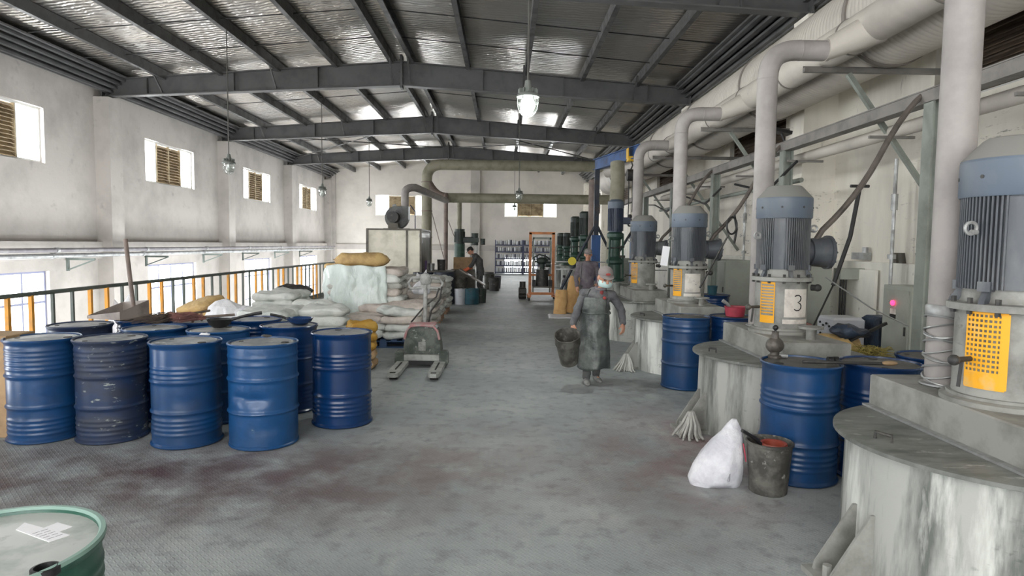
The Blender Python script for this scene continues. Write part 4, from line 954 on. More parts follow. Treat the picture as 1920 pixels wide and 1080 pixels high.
mb.prism(pr_, .3, Matrix.Translation((0,.32,0)) @ Matrix.Rotation(PI/2, 4, 'X')); mb.build('body_cover', MATS['jack_body'], t, smooth=30)
mb = MB(); mb.tube([(-.245,.01,.4),(-.215,.005,.52),(-.16,.0,.585),(0,-.0,.6),(.16,.0,.585),(.215,.005,.52),(.245,.01,.4)], .018, 8); mb.box((0,.17,.602), (.36,.26,.02)); mb.build('top_trim', MATS['jack_pink'], t)
mb = MB(); mb.box((0,.014,.3), (.1,.014,.12)); mb.build('sticker', MATS['jack_handle'], t, smooth=0)
mb = MB(); mb.cyl((0,.34,.55), (0,.42,1.2), .03, n=14); mb.cyl((.08,.36,.55), (.08,.41,.9), .012, n=8); mb.build('handle_shaft', MATS['jack_handle'], t)
mb = MB(); mb.tube([(-.2,.34,.6),(-.1,.28,.72),(0,.4,.84),(.16,.36,.97),(.2,.38,1.1)], .012, 6); mb.tube([(.06,.3,.6),(.1,.26,.78),(.22,.32,.95),(.24,.38,1.12)], .014, 6); mb.build('cable', MATS['rubber'], t)
mb = MB(); mb.ell((0,.43,1.22), (.09,.07,.1)); mb.tube([(-.08,.42,1.25),(-.2,.42,1.24),(-.25,.42,1.17),(-.22,.42,1.09),(-.06,.42,1.1)], .022, 10); mb.tube([(.08,.42,1.25),(.2,.42,1.24),(.25,.42,1.17),(.22,.42,1.09),(.06,.42,1.1)], .022, 10); mb.box((0,.42,1.12), (.14,.05,.06)); mb.build('handle_head', MATS['jack_handle'], t)
mb = MB(); mb.cyl((-.06,.36,.07), (.06,.36,.07), .07, n=18); mb.build('drive_wheel', MATS['rubber'], t)

# ================================================================ THINGS ON THE LEFT DRUMS
def on(u, v, z): p = Q(u, v, z=z); return p
def broom(p0, p1, z0, label, mat, n=90, spread=.16, hl=.5):
    p0, p1 = Vector((p0[0], p0[1], 0)), Vector((p1[0], p1[1], 0)); d = (p1-p0).normalized(); s = d.cross(Vector((0,0,1))); L_ = (p1-p0).length
    mb = MB(); r = random.Random(len(label))
    for i in range(n):
        a = r.uniform(-1, 1); b = r.uniform(0, 1); e = L_*r.uniform(.62, 1.0)
        q0 = p0+s*a*.02+Vector((0,0,z0+.02+b*.03)); q2 = p0+d*e+s*a*spread*(e/L_)+Vector((0,0,z0+.01+b*.1*(1-abs(a)*.5))); q1 = (q0+q2)/2+Vector((0,0,.03*b))+s*a*.02
        mb.tube([q0, q1, q2], [.0035,.003,.0014], 4)
    o = mb.build('twig_broom', MATS[mat], smooth=0); 
    mb = MB(); mb.cyl(p0+Vector((0,0,z0+.045)), p0-d*hl+Vector((0,0,z0+.05)), .014, n=8); mb.build('handle', MATS['twig'], o)
    for k in (.03, .12):
        mb = MB(); mb.cyl(p0+d*k+Vector((0,0,z0+.045)), p0+d*(k+.015)+Vector((0,0,z0+.045)), .036+k*.2, n=12); mb.build('binding', MATS['rust'], o)
    return tag(o, label, 'broom')
a_, b_ = on(335, 590, .93), on(255, 607, .9)
broom(a_, b_, .875, 'grey twig broom head spread over a second row drum', 'twig', 110, .2)
a_, b_ = on(385, 594, .93), on(318, 603, .9)
broom(a_, b_, .885, 'reddish twig broom lying behind the black ladle', 'twig_red', 120, .2, .3)
# black ladle pan
lc = on(412, 612, .9)
t = thing('ladle', 'black long handled ladle pan lying on a blue drum lid', 'ladle', (lc.x, lc.y, .885))
mb = MB(); mb.lathe([(.0,.004),(.06,.006),(.1,.04),(.118,.085),(.125,.09),(.115,.088),(.095,.046),(.055,.014),(.0,.012)], 32); mb.build('bowl', MATS['black'], t)
mb = MB(); mb.tube([(.11,0,.08),(.2,.02,.11),(.33,.04,.14),(.4,.05,.15)], [.014,.013,.016,.018], 8); mb.build('handle', MATS['black'], t)
# blue scoop bowl
sc_ = on(553, 605, .9)
t = thing('scoop', 'blue plastic scoop lying on the drum behind the dented one', 'scoop', (sc_.x+.05, sc_.y, .878))
mb = MB(); mb.lathe([(.0,.004),(.07,.006),(.12,.04),(.14,.075),(.134,.075),(.114,.044),(.066,.012),(.0,.01)], 28); mb.build('bowl', MATS['blue_deep'], t)
mb = MB(); mb.tube([(-.12,0,.06),(-.2,-.01,.09),(-.3,-.02,.11)], .013, 8); mb.build('handle', MATS['black'], t)
# big grey shovel scoop with upright pole
sp = on(222, 596, .9)
t = thing('shovel', 'big grey sheet metal scoop on the third row drum', 'scoop', (sp.x, sp.y, .89))
mb = MB(); 
mb.add([(-.34,.0,.0),(.1,-.14,.0),(.28,.1,.0),(-.1,.26,.0),(-.34,.0,.03),(.1,-.14,.09),(.28,.1,.2),(-.1,.26,.16)], [(0,1,2,3),(1,5,6,2),(2,6,7,3),(3,7,4,0),(0,4,5,1)])
o = mb.build('blade', MATS['metal_scoop'], t, smooth=0); q_ = o.modifiers.new('s', 'SOLIDIFY'); q_.thickness = .006
p0 = Q(247, 590, Y=sp.y); p1 = Q(230, 448, Y=sp.y)
mb = MB(); mb.cyl(p0+Vector((0,.05,-.0)), p1+Vector((0,.05,0)), .022, n=12); tag(mb.build('pole', MATS['pipe_brown']), 'dark pole standing upright in the grey scoop among the drums', 'pole')
pc = Q(15, 690, X=-5.0); mb = MB(); mb.box((0,0,.45), (.6,.35,.9), bev=.005); o = mb.build('cardboard_box', MATS['cardboard'], smooth=0, loc=(-4.62, 5.75, 0)); tag(o, 'tan cardboard box cut by the left photo edge behind the first drum', 'box')
for k, (u, v, lb) in enumerate(((384, 629, 'folded white rag on the shiny third drum'), (500, 632, 'grey rag knot on the dented drum lid'))):
    p = on(u, v, .88); mb = MB(); mb.ell((0,0,.012), (.05,.03,.014), None, 14, 8); mb.v = [(a, b, c+.01*noise.noise(Vector((a*50, b*50, k)))) for a, b, c in mb.v]; tag(mb.build('rag', MATS['paper' if k == 0 else 'iron'], loc=(p.x, p.y, .878)), lb, 'rag')

# ================================================================ DUST COLLECTOR BOX, LEFT BACKGROUND
bx0, bx1, by0, by1 = -4.04, -2.46, 19.0, 21.3
t = thing('collector_box', 'large stainless sheet metal collector box behind the sack stacks', 'metal box', ((bx0+bx1)/2, (by0+by1)/2, 0))
w_, d_ = bx1-bx0, by1-by0
mb = MB(); mb.box((0,0,1.08), (w_-.03, d_-.03, 2.14)); mb.build('panel', MATS['stainless'], t, smooth=0)
mb = MB()
for x in (-w_/2, w_/2):
    for y in (-d_/2, d_/2): mb.box((x, y, 1.08), (.06, .06, 2.16))
for z in (.03, 2.15):
    mb.box((0, -d_/2, z), (w_, .05, .05)); mb.box((0, d_/2, z), (w_, .05, .05)); mb.box((w_/2, 0, z), (.05, d_, .05)); mb.box((-w_/2, 0, z), (.05, d_, .05))
mb.build('edge_frame', MATS['side_dark'], t, smooth=0)
mb = MB(); mb.box((w_*.24, -d_/2-.01, 1.08), (.05, .03, 2.1)); mb.build('door_strip', MATS['side_dark'], t, smooth=0)
mb = MB(); mb.box((w_/2+.01, 0, 1.08), (.012, d_-.1, 2.05)); mb.build('side_panel', MATS['side_dark'], t, smooth=0)
mb = MB(); mb.box((w_/2+.1, -d_/2+.1, 1.98), (.3, .25, .12)); mb.box((w_/2+.02, -d_/2+.1, 1.85), (.04, .2, .2)); mb.build('crumpled_flap', MATS['galv'], t, smooth=0)
t = thing('blower_fan', 'dark round blower fan on top of the stainless box', 'blower', (-3.3, 20.0, 2.17))
mb = MB(); mb.cyl((-.02,-.2,.36), (-.02,.2,.36), .35, n=32); mb.box((.2,0,.5), (.3,.36,.42)); mb.build('housing', MATS['blower'], t)
mb = MB(); mb.cyl((-.05,-.21,.36), (-.05,-.6,.36), .16, n=20); mb.cyl((-.05,-.6,.36), (-.05,-.66,.36), .17, n=20); mb.build('motor', MATS['iron'], t)
mb = MB(); mb.box((0,0,.01), (.8,.6,.04)); mb.box((-.05,-.42,.1), (.3,.36,.16)); mb.build('base', MATS['side_dark'], t, smooth=0)
mb = MB(); mb.cyl((-.15,0,.7), (-.05,0,.74), .06, n=10); mb.build('eye_bolt', MATS['galv'], t)
mb = MB(); mb.tube([(.22,0,.7),(.22,0,1.15)]+bend((.22,0,1.15),(.22,0,1.38),(.5,.1,1.38),5)+[(2.0,7.0,1.25)] if False else [(.22,0,.7),(.22,0,1.1)]+bend((.22,0,1.1),(.22,0,1.32),(.5,.3,1.32),5)+[(.9,6.8,1.35)], .12, 16)
tag(mb.build('blower_pipe', MATS['pipe'], loc=(-3.3, 20.0, 2.17)), 'light pipe from the blower back to the tall duct', 'pipe')
mb = MB(); mb.tube([(.4,-.1,.75),(.55,-.1,.55),(.55,-.1,.0)], .015, 6); tag(mb.build('blower_hose', MATS['blue_deep'], loc=(-3.3, 20.0, 2.17)), 'thin blue hose curling down beside the blower', 'hose')
mb = MB(); mb.box((0,0,.33), (.36,.3,.66), bev=.02); mb.lathe([(.12,.66),(.1,.7),(0,.7)], 12); tag(mb.build('green_crate', MATS['green_mach'], loc=(-2.75, 18.6, 0)), 'small green container at the foot of the stainless box', 'container')

# clutter on the left of the aisle around the bending worker
t = thing('work_table', 'dark low workbench with clutter before the brown pipe', 'table', (-2.2, 20.2, 0))
mb = MB(); mb.box((0,0,.88), (1.3,.9,.06)); mb.build('table_top', MATS['side_dark'], t, smooth=0)
for x in (-.6,.6):
    for y in (-.4,.4): mb = MB(); mb.box((x,y,.43), (.06,.06,.85)); mb.build('leg', MATS['iron'], t, smooth=0)
def tin(x, y, z, r, h, mat, label, cat='bucket', group=None, name='bucket'):
    t = thing(name, label, cat, (x, y, z), group=group)
    mb = MB(); mb.lathe([(r*.9,0),(r,h*.98),(r*1.04,h*.98),(r*1.04,h),(r*.95,h),(r*.86,.02),(0,.02)], 24); mb.build('pail', MATS[mat], t)
    mb = MB(); mb.tube([(-r*1.03,0,h*.93),(-r*1.08,-.02,h*.75),(0,-r*1.1,h*.5),(r*1.08,-.02,h*.75),(r*1.03,0,h*.93)], .005, 5); mb.build('bail_handle', MATS['galv'], t); return t
tin(-2.55, 20.0, .91, .17, .3, 'purple', 'purple plastic pail on the dark workbench')
tin(-2.25, 19.95, .91, .1, .22, 'galv', 'small grey can beside the purple pail')
tin(-1.95, 20.05, .91, .13, .34, 'iron', 'dark metal can with spout on the workbench right end')
def barrel(x, y, r, h, mat, label):
    t = thing('open_barrel', label, 'barrel', (x, y, 0))
    prof = [(r*.95,0),(r,.02)]+[(r*(1+.02*(1 if abs(q-.33) < .02 or abs(q-.66) < .02 else 0)), h*q) for q in [i/30 for i in range(1, 30)]]+[(r*1.02,h),(r*.96,h),(r*.94,h*.8),(0,h*.8)]
    mb = MB(); mb.lathe(prof, 32); mb.build('shell', MATS[mat], t); return t
barrel(-2.35, 18.75, .3, .9, 'barrel_black', 'black plastic barrel left of the pair, right of the stainless box')
barrel(-1.72, 18.6, .3, .93, 'barrel_black', 'black plastic barrel nearest the aisle beside the grey pails')
barrel(-1.33, 19.3, .25, .75, 'bucket', 'grey dusty barrel under the slanted sheet')
tin(-1.25, 18.5, 0, .17, .45, 'can_white', 'pale grey pail at the aisle edge below the worker')
barrel(-.95, 18.6, .24, .45, 'teal', 'dark teal tub at the aisle edge')
tin(-.68, 19.1, 0, .17, .42, 'green_dark', 'dark green pail right of the teal tub')
mb = MB(); mb.box((0,0,0), (.9,.55,.03), Matrix.Rotation(.55,4,'Y')); tag(mb.build('tilted_sheet', MATS['metal_scoop'], loc=(-.95, 19.4, .75), smooth=0), 'dusty grey sheet leaning down over the pails', 'sheet')
mb = MB(); mb.box((0,0,.45), (.8,.6,.9), bev=.01); mb.box((0,-.32,.6), (.5,.02,.3)); tag(mb.build('tool_cupboard', MATS['side_dark'], loc=(-1.35, 21.4, 0)), 'dark tool cupboard in front of the bending worker', 'cupboard')
mb = MB(); mb.box((0,0,.2), (.62,.5,.4), bev=.01); tag(mb.build('tan_carton', MATS['cardboard'], loc=(-1.35, 21.4, .905)), 'brownish carton on the cupboard left of the bending worker', 'carton')
for k, (x, y) in enumerate(((-.35, 24.0), (-.55, 24.7), (-.3, 25.4), (-.6, 26.3))): tin(x, y, 0, .2, .5+.1*(k%2), ['iron','bucket','can_dark','iron'][k], 'dark pail behind the bending worker, %s' % ['nearest', 'second', 'third', 'farthest'][k], group='pails behind the bending worker')
# pole drill mixer, left background
t = thing('column_mixer', 'green column mixer with dark motor beside the bending worker', 'mixer', (-1.55, 24.2, 0))
mb = MB(); mb.cyl((-.12,0,0), (-.12,0,1.5), .13, n=20); mb.cyl((-.12,0,1.0), (-.12,0,1.75), .2, n=20); mb.box((0,0,.03), (.8,.7,.06)); mb.build('column', MATS['green_mach'], t)
mb = MB(); mb.cyl((-.12,0,1.75), (-.12,0,2.3), .19, n=24)
for k in range(20): a = k*PI/10; mb.box((-.12+.19*math.cos(a), .19*math.sin(a), 2.0), (.03,.012,.4), rz=a)
mb.build('motor', MATS['green_dark'], t)
mb = MB(); mb.box((.25,0,1.9), (.7,.26,.22), bev=.03); mb.cyl((.45,0,1.7), (.45,0,2.15), .13, n=16); mb.cyl((.75,0,1.72), (.75,0,1.95), .09, n=12); mb.build('head_arm', MATS['green_dark'], t)
for x in (.3,.52): mb = MB(); mb.cyl((x,0,.4), (x,0,1.75), .03, n=10); mb.build('shaft', MATS['galv'], t)

# ================================================================ SHELF RACKS WITH CANS
def rack(x0, x1, y, label, nlev=5):
    t = thing('shelf_rack', label, 'shelf rack', ((x0+x1)/2, y, 0)); w_ = x1-x0
    for x in (-w_/2, w_/2):
        for yy in (-.25,.25): mb = MB(); mb.box((x, yy, 1.0), (.05,.05,2.0)); mb.build('post', MATS['rack'], t, smooth=0)
    for k in range(nlev): mb = MB(); mb.box((0,0,.1+.4*k), (w_,.55,.04)); mb.box((0,-.27,.1+.4*k), (w_,.02,.07)); mb.build('shelf', MATS['rack'], t, smooth=0)
rack(-.5, 1.1, 37.8, 'left steel rack full of small cans at the end wall')
rack(1.15, 2.75, 37.8, 'right steel rack full of small cans behind the orange lifter')
cp = {}
for r_, x0 in ((0, -.5), (1, 1.15)):
    for k in range(5):
        for i in range(13):
            m_ = ['can_white','can_dark','can_white','galv'][(i*7+k*3+r_) % 4]
            if m_ not in cp:
                mb = MB(); mb.lathe([(.05,0),(.053,.005),(.053,.22),(.045,.23),(.045,.26),(.0,.26)], 14); o = mb.build('paint_can', MATS[m_]); cp[m_] = o
            else: o = cp[m_].copy(); C.objects.link(o)
            o.location = (x0+.08+i*.12, 37.62+rnd.uniform(-.04,.04), .12+.4*k); o.scale = (1,1,rnd.uniform(.85,1.15))
            tag(o, 'small can on the %s of the %s steel rack at the end wall' % (['bottom shelf','second shelf','middle shelf','fourth shelf','top shelf'][k], ('left','right')[r_]), 'can', 'small cans on the %s of the %s rack' % (['bottom shelf','second shelf','middle shelf','fourth shelf','top shelf'][k], ('left','right')[r_]))
# ================================================================ ORANGE LIFTER
t = thing('stacker_lift', 'orange framed stacker lift carrying a dark machine, far down the aisle', 'lift', (1.22, 20.6, 0))
for x in (-.37,.37): mb = MB(); mb.box((x,0,1.1), (.09,.1,2.06)); mb.build('mast', MATS['orange'], t, smooth=0)
mb = MB(); mb.box((0,0,2.12), (.83,.1,.08)); mb.build('mast_top', MATS['orange'], t, smooth=0)
mb = MB()
for x in (-.27,.27): mb.box((x,-.04,1.1), (.05,.05,1.75))
mb.box((0,-.04,1.96), (.6,.05,.06)); mb.build('inner_mast', MATS['post_green'], t, smooth=0)
mb = MB(); mb.box((0,-.05,.78), (.74,.06,.07)); mb.build('cross_bar', MATS['orange'], t, smooth=0); mb = MB(); mb.box((0,-.05,.18), (.78,.08,.08)); mb.build('cross_bar', MATS['orange'], t, smooth=0)
for x in (-.42,.42):
    mb = MB(); mb.box((x,-.35,.14), (.09,.95,.07)); mb.build('outrigger', MATS['orange'], t, smooth=0)
    for y in (-.72,.1): mb = MB(); mb.cyl((x-.03,y,.08), (x+.03,y,.08), .08, n=18); mb.build('caster_wheel', MATS['rubber'], t)
mb = MB(); mb.box((0,-.3,.42), (.6,.5,.04)); mb.build('platform', MATS['side_dark'], t, smooth=0)
t = thing('motor_unit', 'dark machine with a drum body riding on the orange lift', 'machine', (1.22, 20.25, .44))
mb = MB(); mb.cyl((0,0,0), (0,0,.5), .2, n=24); mb.lathe([(.22,.5),(.22,.53),(.0,.53)], 24); mb.build('body', MATS['iron'], t)
mb = MB(); mb.cyl((0,0,.53), (0,0,.75), .08, n=14); mb.ell((0,0,.8), (.2,.14,.12)); mb.tube([(-.2,0,.75),(-.28,0,.9),(-.1,0,1.0),(.1,0,.95),(.25,0,.85)], .025, 8); mb.cyl((.1,-.1,.7), (.26,-.1,.7), .09, n=14); mb.build('head', MATS['green_dark'], t)
for x in (-.26,.26): mb = MB(); mb.box((x,0,.1), (.1,.3,.2)); mb.build('mount', MATS['black'], t, smooth=0)
t = thing('hand_cart', 'dark wheeled cart left of the orange lift', 'cart', (.62, 20.9, 0))
mb = MB(); mb.box((0,0,.25), (.25,.6,.2), bev=.03); mb.cyl((0,-.1,.35), (0,-.1,.55), .1, n=14); mb.build('body', MATS['iron'], t)
for y in (-.22,.22): mb = MB(); mb.cyl((-.12,y,.08), (.12,y,.08), .08, n=16); mb.build('wheel', MATS['rubber'], t)
t = thing('gas_bottle', 'grey steel bottle right of the orange lift', 'bottle', (1.95, 20.6, 0)); mb = MB(); mb.lathe([(.1,0),(.11,.02),(.11,.5),(.08,.6),(.03,.64),(.03,.7),(0,.7)], 20); mb.build('bottle', MATS['galv'], t); mb = MB(); mb.cyl((0,0,.7), (0,0,.78), .045, n=10); mb.build('valve_cap', MATS['iron'], t)

# ================================================================ GANTRY CRANE
t = thing('gantry_crane', 'blue mobile gantry crane with diagonal braces and yellow trolley', 'crane', (0,0,0))
A0 = Vector((2.72, 19.0, 0)); B0 = Vector((3.36, 16.35, 0)); zb = 4.13; dv = (B0-A0).normalized()
mb = MB(); a1 = A0-dv*.15+Vector((0,0,zb)); b1 = B0+dv*.2+Vector((0,0,zb))
mb.bar(a1, b1, .03, .3); mb.bar(a1+Vector((0,0,.15)), b1+Vector((0,0,.15)), .16, .02); mb.bar(a1-Vector((0,0,.15)), b1-Vector((0,0,.15)), .16, .02); mb.build('beam', MATS['crane_blue'], t, smooth=0)
for P0, nm in ((A0, 'front'), (B0, 'rear')):
    mb = MB(); mb.box((P0.x, P0.y, 3.0), (.14,.14,1.98)); mb.build('post', MATS['crane_dark'], t, smooth=0)
    mb = MB(); mb.box((P0.x, P0.y, 1.15), (.26,.2,1.8)); mb.build('lower_post', MATS['crane_blue'], t, smooth=0)
    mb = MB(); mb.box((P0.x-.05, P0.y, .2), (2.2 if P0 is A0 else .9,.12,.12)); mb.build('base_rail', MATS['crane_dark'], t, smooth=0)
    for s in (-1, 1):
        if P0 is B0 and s < 0: mb = MB(); mb.cyl((P0.x+s*.05, P0.y, 2.2), (P0.x-.72, P0.y, 1.1), .035, n=10); mb.build('brace', MATS['crane_dark'], t); continue
        mb = MB(); mb.cyl((P0.x+s*.05, P0.y, 2.3), (P0.x+s*(1.08 if P0 is A0 else .4), P0.y, .28), .04, n=12); mb.build('brace', MATS['crane_dark'], t)
        x = P0.x+s*(1.1 if P0 is A0 else .42)
        mb = MB(); mb.cyl((x-.03, P0.y-.05, .075), (x+.03, P0.y-.05, .075), .075, n=18); mb.build('caster_wheel', MATS['rubber'], t)
        mb = MB(); mb.box((x, P0.y, .17), (.12,.14,.12)); mb.build('caster_fork', MATS['crane_blue'], t, smooth=0)
hp = A0+(B0-A0)*.86+Vector((0,0,zb))
h = thing('chain_hoist', 'yellow trolley and dark chain hoist hanging from the blue crane beam', 'hoist', tuple(hp))
mb = MB(); mb.box((0,0,-.14), (.2,.3,.12), bev=.01); mb.box((-.1,0,0), (.02,.26,.26)); mb.box((.1,0,0), (.02,.26,.26)); mb.build('trolley', MATS['trolley'], h, smooth=0)
mb = MB(); mb.cyl((-.1,0,-.55), (.1,0,-.55), .15, n=20); mb.tube([(0,0,-.2),(.04,0,-.3),(0,0,-.4)], .02, 6); mb.build('hoist_body', MATS['iron'], h)
mb = MB()
for x, zz in ((-.05,-1.7),(.05,-1.5),(.09,-1.9)): mb.tube([(x,0,-.65),(x+.01,0,(zz-.65)/2),(x,0,zz)], .014, 6)
mb.build('chain', MATS['iron'], h)
mb = MB(); mb.tube([(0,0,-1.65),(.07,0,-1.75),(.05,0,-1.87),(-.03,0,-1.86),(-.05,0,-1.8)], .022, 8); mb.ell((0,0,-1.62), (.06,.06,.06)); mb.build('hook', MATS['iron'], h)

# ================================================================ GREEN MACHINES
def green(x, y, zt, label, motor='navy_motor', r=.17, tank='tank'):
    t = thing('green_mixer', label, 'mixer', (x, y, 0), group='green upright mixers behind the grey ones')
    mb = MB(); mb.lathe([(.48,0),(.5,.02),(.5,.85),(.52,.88),(.52,.9),(.0,.92)], 36); mb.build('vessel', MATS[tank], t)
    mb = MB(); z = .92; k = zt-z
    mb.lathe([(.24,z),(.24,z+.04),(.15,z+.06),(.14,z+k*.2),(.2,z+k*.22),(.2,z+k*.25),(.11,z+k*.3),(.12,z+k*.5),(.2,z+k*.54),(.2,z+k*.58),(.15,z+k*.6)], 28); mb.build('gear_housing', MATS['green_mach'], t)
    for q in range(3): a = q*2*PI/3-.4; mb = MB(); mb.cyl((.2*math.cos(a),.2*math.sin(a),z), (.18*math.cos(a),.18*math.sin(a),z+k*.55), .025, n=8); mb.build('strut', MATS['green_mach'], t)
    mb = MB(); mb.cyl((0,0,z+k*.6), (0,0,z+k*.9), r-.01, n=28)
    for q in range(24): a = q*PI/12; mb.box(((r)*math.cos(a), (r)*math.sin(a), z+k*.75), (.03,.012,k*.27), rz=a)
    mb.build('motor', MATS[motor], t)
    mb = MB(); mb.lathe([(r+.02,z+k*.89),(r+.02,z+k*.97),(r*.7,zt),(0,zt)], 28); mb.build('fan_cover', MATS[motor if motor == 'green_dark' else 'motor_cap'], t)
    mb = MB(); mb.box((r+.08,0,z+k*.74), (.18,.16,.16), bev=.01); mb.build('terminal_box', MATS[motor], t)
    mb = MB(); mb.cyl((0,0,z+k*.3), (.22,-.1,z+k*.3), .03, n=8); mb.cyl((-.2,-.1,z+k*.4), (.2,-.1,z+k*.42), .02, n=8); mb.build('crossbar', MATS['iron'], t)
green(2.62, 15.1, 2.83, 'green mixer with navy motor directly under the olive vent pipe')
green(2.62, 20.8, 2.84, 'green mixer with dark motor, tallest left of the crane post', 'green_dark')
green(2.62, 23.6, 2.8, 'green mixer with dark motor, second left of the crane post', 'green_dark')
green(2.6, 26.4, 2.25, 'shorter green mixer, third left of the crane post', 'green_dark', .15)
green(2.6, 29.4, 2.3, 'shortest looking far green mixer, leftmost of the row', 'green_dark', .15)
mb = MB(); mb.tube([(2.62, 15.5, .9), (2.72, 15.5, 3.3), (2.72, 15.6, 3.75)], .17, 18); tag(mb.build('vent_pipe', MATS['pipe_olive']), 'olive vent pipe rising behind the navy green mixer', 'pipe')
mb = MB(); mb.tube([(2.75, 19.8, .0), (2.75, 19.8, 3.75)], .16, 18); tag(mb.build('vent_pipe', MATS['pipe_brown']), 'brown vent pipe beside the crane post', 'pipe')
mb = MB(); mb.box((0,0,.0), (3.0,.03,.03)); mb.box((0,0,-.2), (3.0,.03,.03)); tag(mb.build('hand_rail', MATS['galv'], loc=(2.9, 17.2, 1.3), smooth=0), 'thin horizontal rail between the far mixers and the lift', 'rail')
mb = MB(); mb.cyl((0,0,0), (0,-.02,0), .11, n=24); tag(mb.build('yellow_disc', MATS['tag_yellow'], loc=(1.83, 17.15, 1.32)), 'round yellow green tag hanging on the thin rail', 'tag')
mb = MB(); mb.box((0,0,.7), (.75,.7,1.4), bev=.01); t = mb.build('control_cabinet', MATS['cabinet'], loc=(3.3, 17.9, 0)); mb = MB(); mb.box((-.38,0,.8), (.012,.5,.9)); mb.build('cabinet_door', MATS['cabinet'], t); tag(t, 'pale grey cabinet behind the crane braces', 'cabinet')

# paper bags leaning, cloth on the floor
def paper_bag(x, y, w_, h, lean, rz, label):
    mb = MB(); secs = []
    for q in range(9):
        f = q/8; secs.append((( .05*f*lean, -.02+lean*.14*f, h*f), w_/2*(1-.14*f)*(1+.05*math.sin(q*2.1)), .16*(1-.86*f**1.6)+.012, None))
    mb.loft(secs, 24); mb.v = [(a+.02*noise.noise(Vector((a*6,b*6,c*5))), b+.03*noise.noise(Vector((a*8,c*6,3))), c) for a, b, c in mb.v]
    return tag(mb.build('paper_bag', MATS['kraft'], smooth=50, loc=(x, y, 0)), label, 'bag', 'kraft paper bags by the second worker')
o = paper_bag(1.72, 16.55, .46, .95, 1, 0, 'tall kraft paper bag leaning beside the second worker'); o.rotation_euler = (0,.2,.2)
o = paper_bag(1.45, 16.3, .34, .6, 1, 0, 'shorter kraft paper bag left of the tall one')
mb = MB(); nn = 20; vs = [(-.55+1.1*i/nn, -.4+.8*j/nn, .014+.02*max(0, noise.noise(Vector((i*.4, j*.4, 3))))-.02*((i in (0,nn)) or (j in (0,nn)))) for i in range(nn+1) for j in range(nn+1) ]
vs = [(x*(1+.15*noise.noise(Vector((y*5,0,1)))), y*(1+.2*noise.noise(Vector((x*5,2,1)))), z) for x, y, z in vs]
mb.add(vs, [(i*(nn+1)+j, (i+1)*(nn+1)+j, (i+1)*(nn+1)+j+1, i*(nn+1)+j+1) for i in range(nn) for j in range(nn)]); o = mb.build('white_sheet', MATS['white_plastic'], smooth=180, loc=(1.65, 15.6, 0)); q_ = o.modifiers.new('s', 'SOLIDIFY'); q_.thickness = .01; tag(o, 'white plastic sheet lying on the floor before the paper bags', 'sheet')

# ================================================================ RIGHT SIDE PROPS
def cabinet(x, y, l, d, h, label, lamp=False, vents=False):
    t = thing('electric_cabinet', label, 'cabinet', (x, y, 0), group='grey electric cabinets along the right wall')
    mb = MB(); mb.box((0,0,h/2+.03), (d, l, h-.06), bev=.006); mb.build('housing', MATS['cabinet'], t, smooth=30)
    mb = MB(); mb.box((-d/2-.008,0,h/2+.02), (.016, l-.05, h-.14), bev=.004); mb.build('cabinet_door', MATS['cabinet'], t, smooth=30)
    mb = MB(); mb.box((0,0,.04), (d-.04, l-.04, .07)); mb.build('plinth', MATS['side_dark'], t, smooth=0)
    if lamp:
        mb = MB(); mb.ell((-d/2-.03,.03,h-.2), (.02,.032,.032)); mb.build('red_lamp', MATS['red_light'], t)
        mb = MB(); mb.box((-d/2-.02,.03,h-.3), (.01,.1,.06)); mb.build('name_plate', MATS['plate_white'], t, smooth=0)
        mb = MB(); mb.box((-d/2-.022,.03,h-.355), (.012,.1,.05)); mb.build('meter', MATS['black'], t, smooth=0)
        mb = MB(); mb.tube([(0,-.05+.03*math.cos(a),h+.02+.03*math.sin(a)) for a in [i*PI/6 for i in range(13)]], .006, 5); mb.build('lifting_eye', MATS['galv'], t)
    if vents:
        for k in range(9): mb = MB(); mb.box((-d/2-.018,.05,h-.25-.035*k), (.008,.16,.012)); mb.build('vent_slot', MATS['side_dark'], t, smooth=0)
    mb = MB(); mb.box((-d/2-.022,-l/2+.06,h*.62), (.015,.02,.1)); mb.build('latch', MATS['iron'], t, smooth=0)
cabinet(4.72, 7.27, .52, .4, 1.33, 'grey cabinet with glowing red lamp behind the drums on the right', lamp=True)
cabinet(4.5, 9.6, .8, .5, 1.5, 'taller vented grey cabinet behind the machine marked 3', vents=True)
cabinet(4.5, 12.6, .8, .5, 1.5, 'grey cabinet behind the third machine with a red mark', vents=False)
cabinet(4.5, 15.6, .8, .5, 1.45, 'grey cabinet behind the farthest big machine')
# insulation boards leaning on the right wall
for k, (y, w_, lb) in enumerate(((8.75, 1.1, 'white stained board panel leaning below the wall ledge'), (12.0, 1.3, 'white board panel behind the third machine'))):
    mb = MB(); mb.box((0,0,.95), (.04, w_, .9)); tag(mb.build('wall_board', MATS['wall_panel'], loc=(XR-.13, y+.6, .05), smooth=0), lb, 'board')
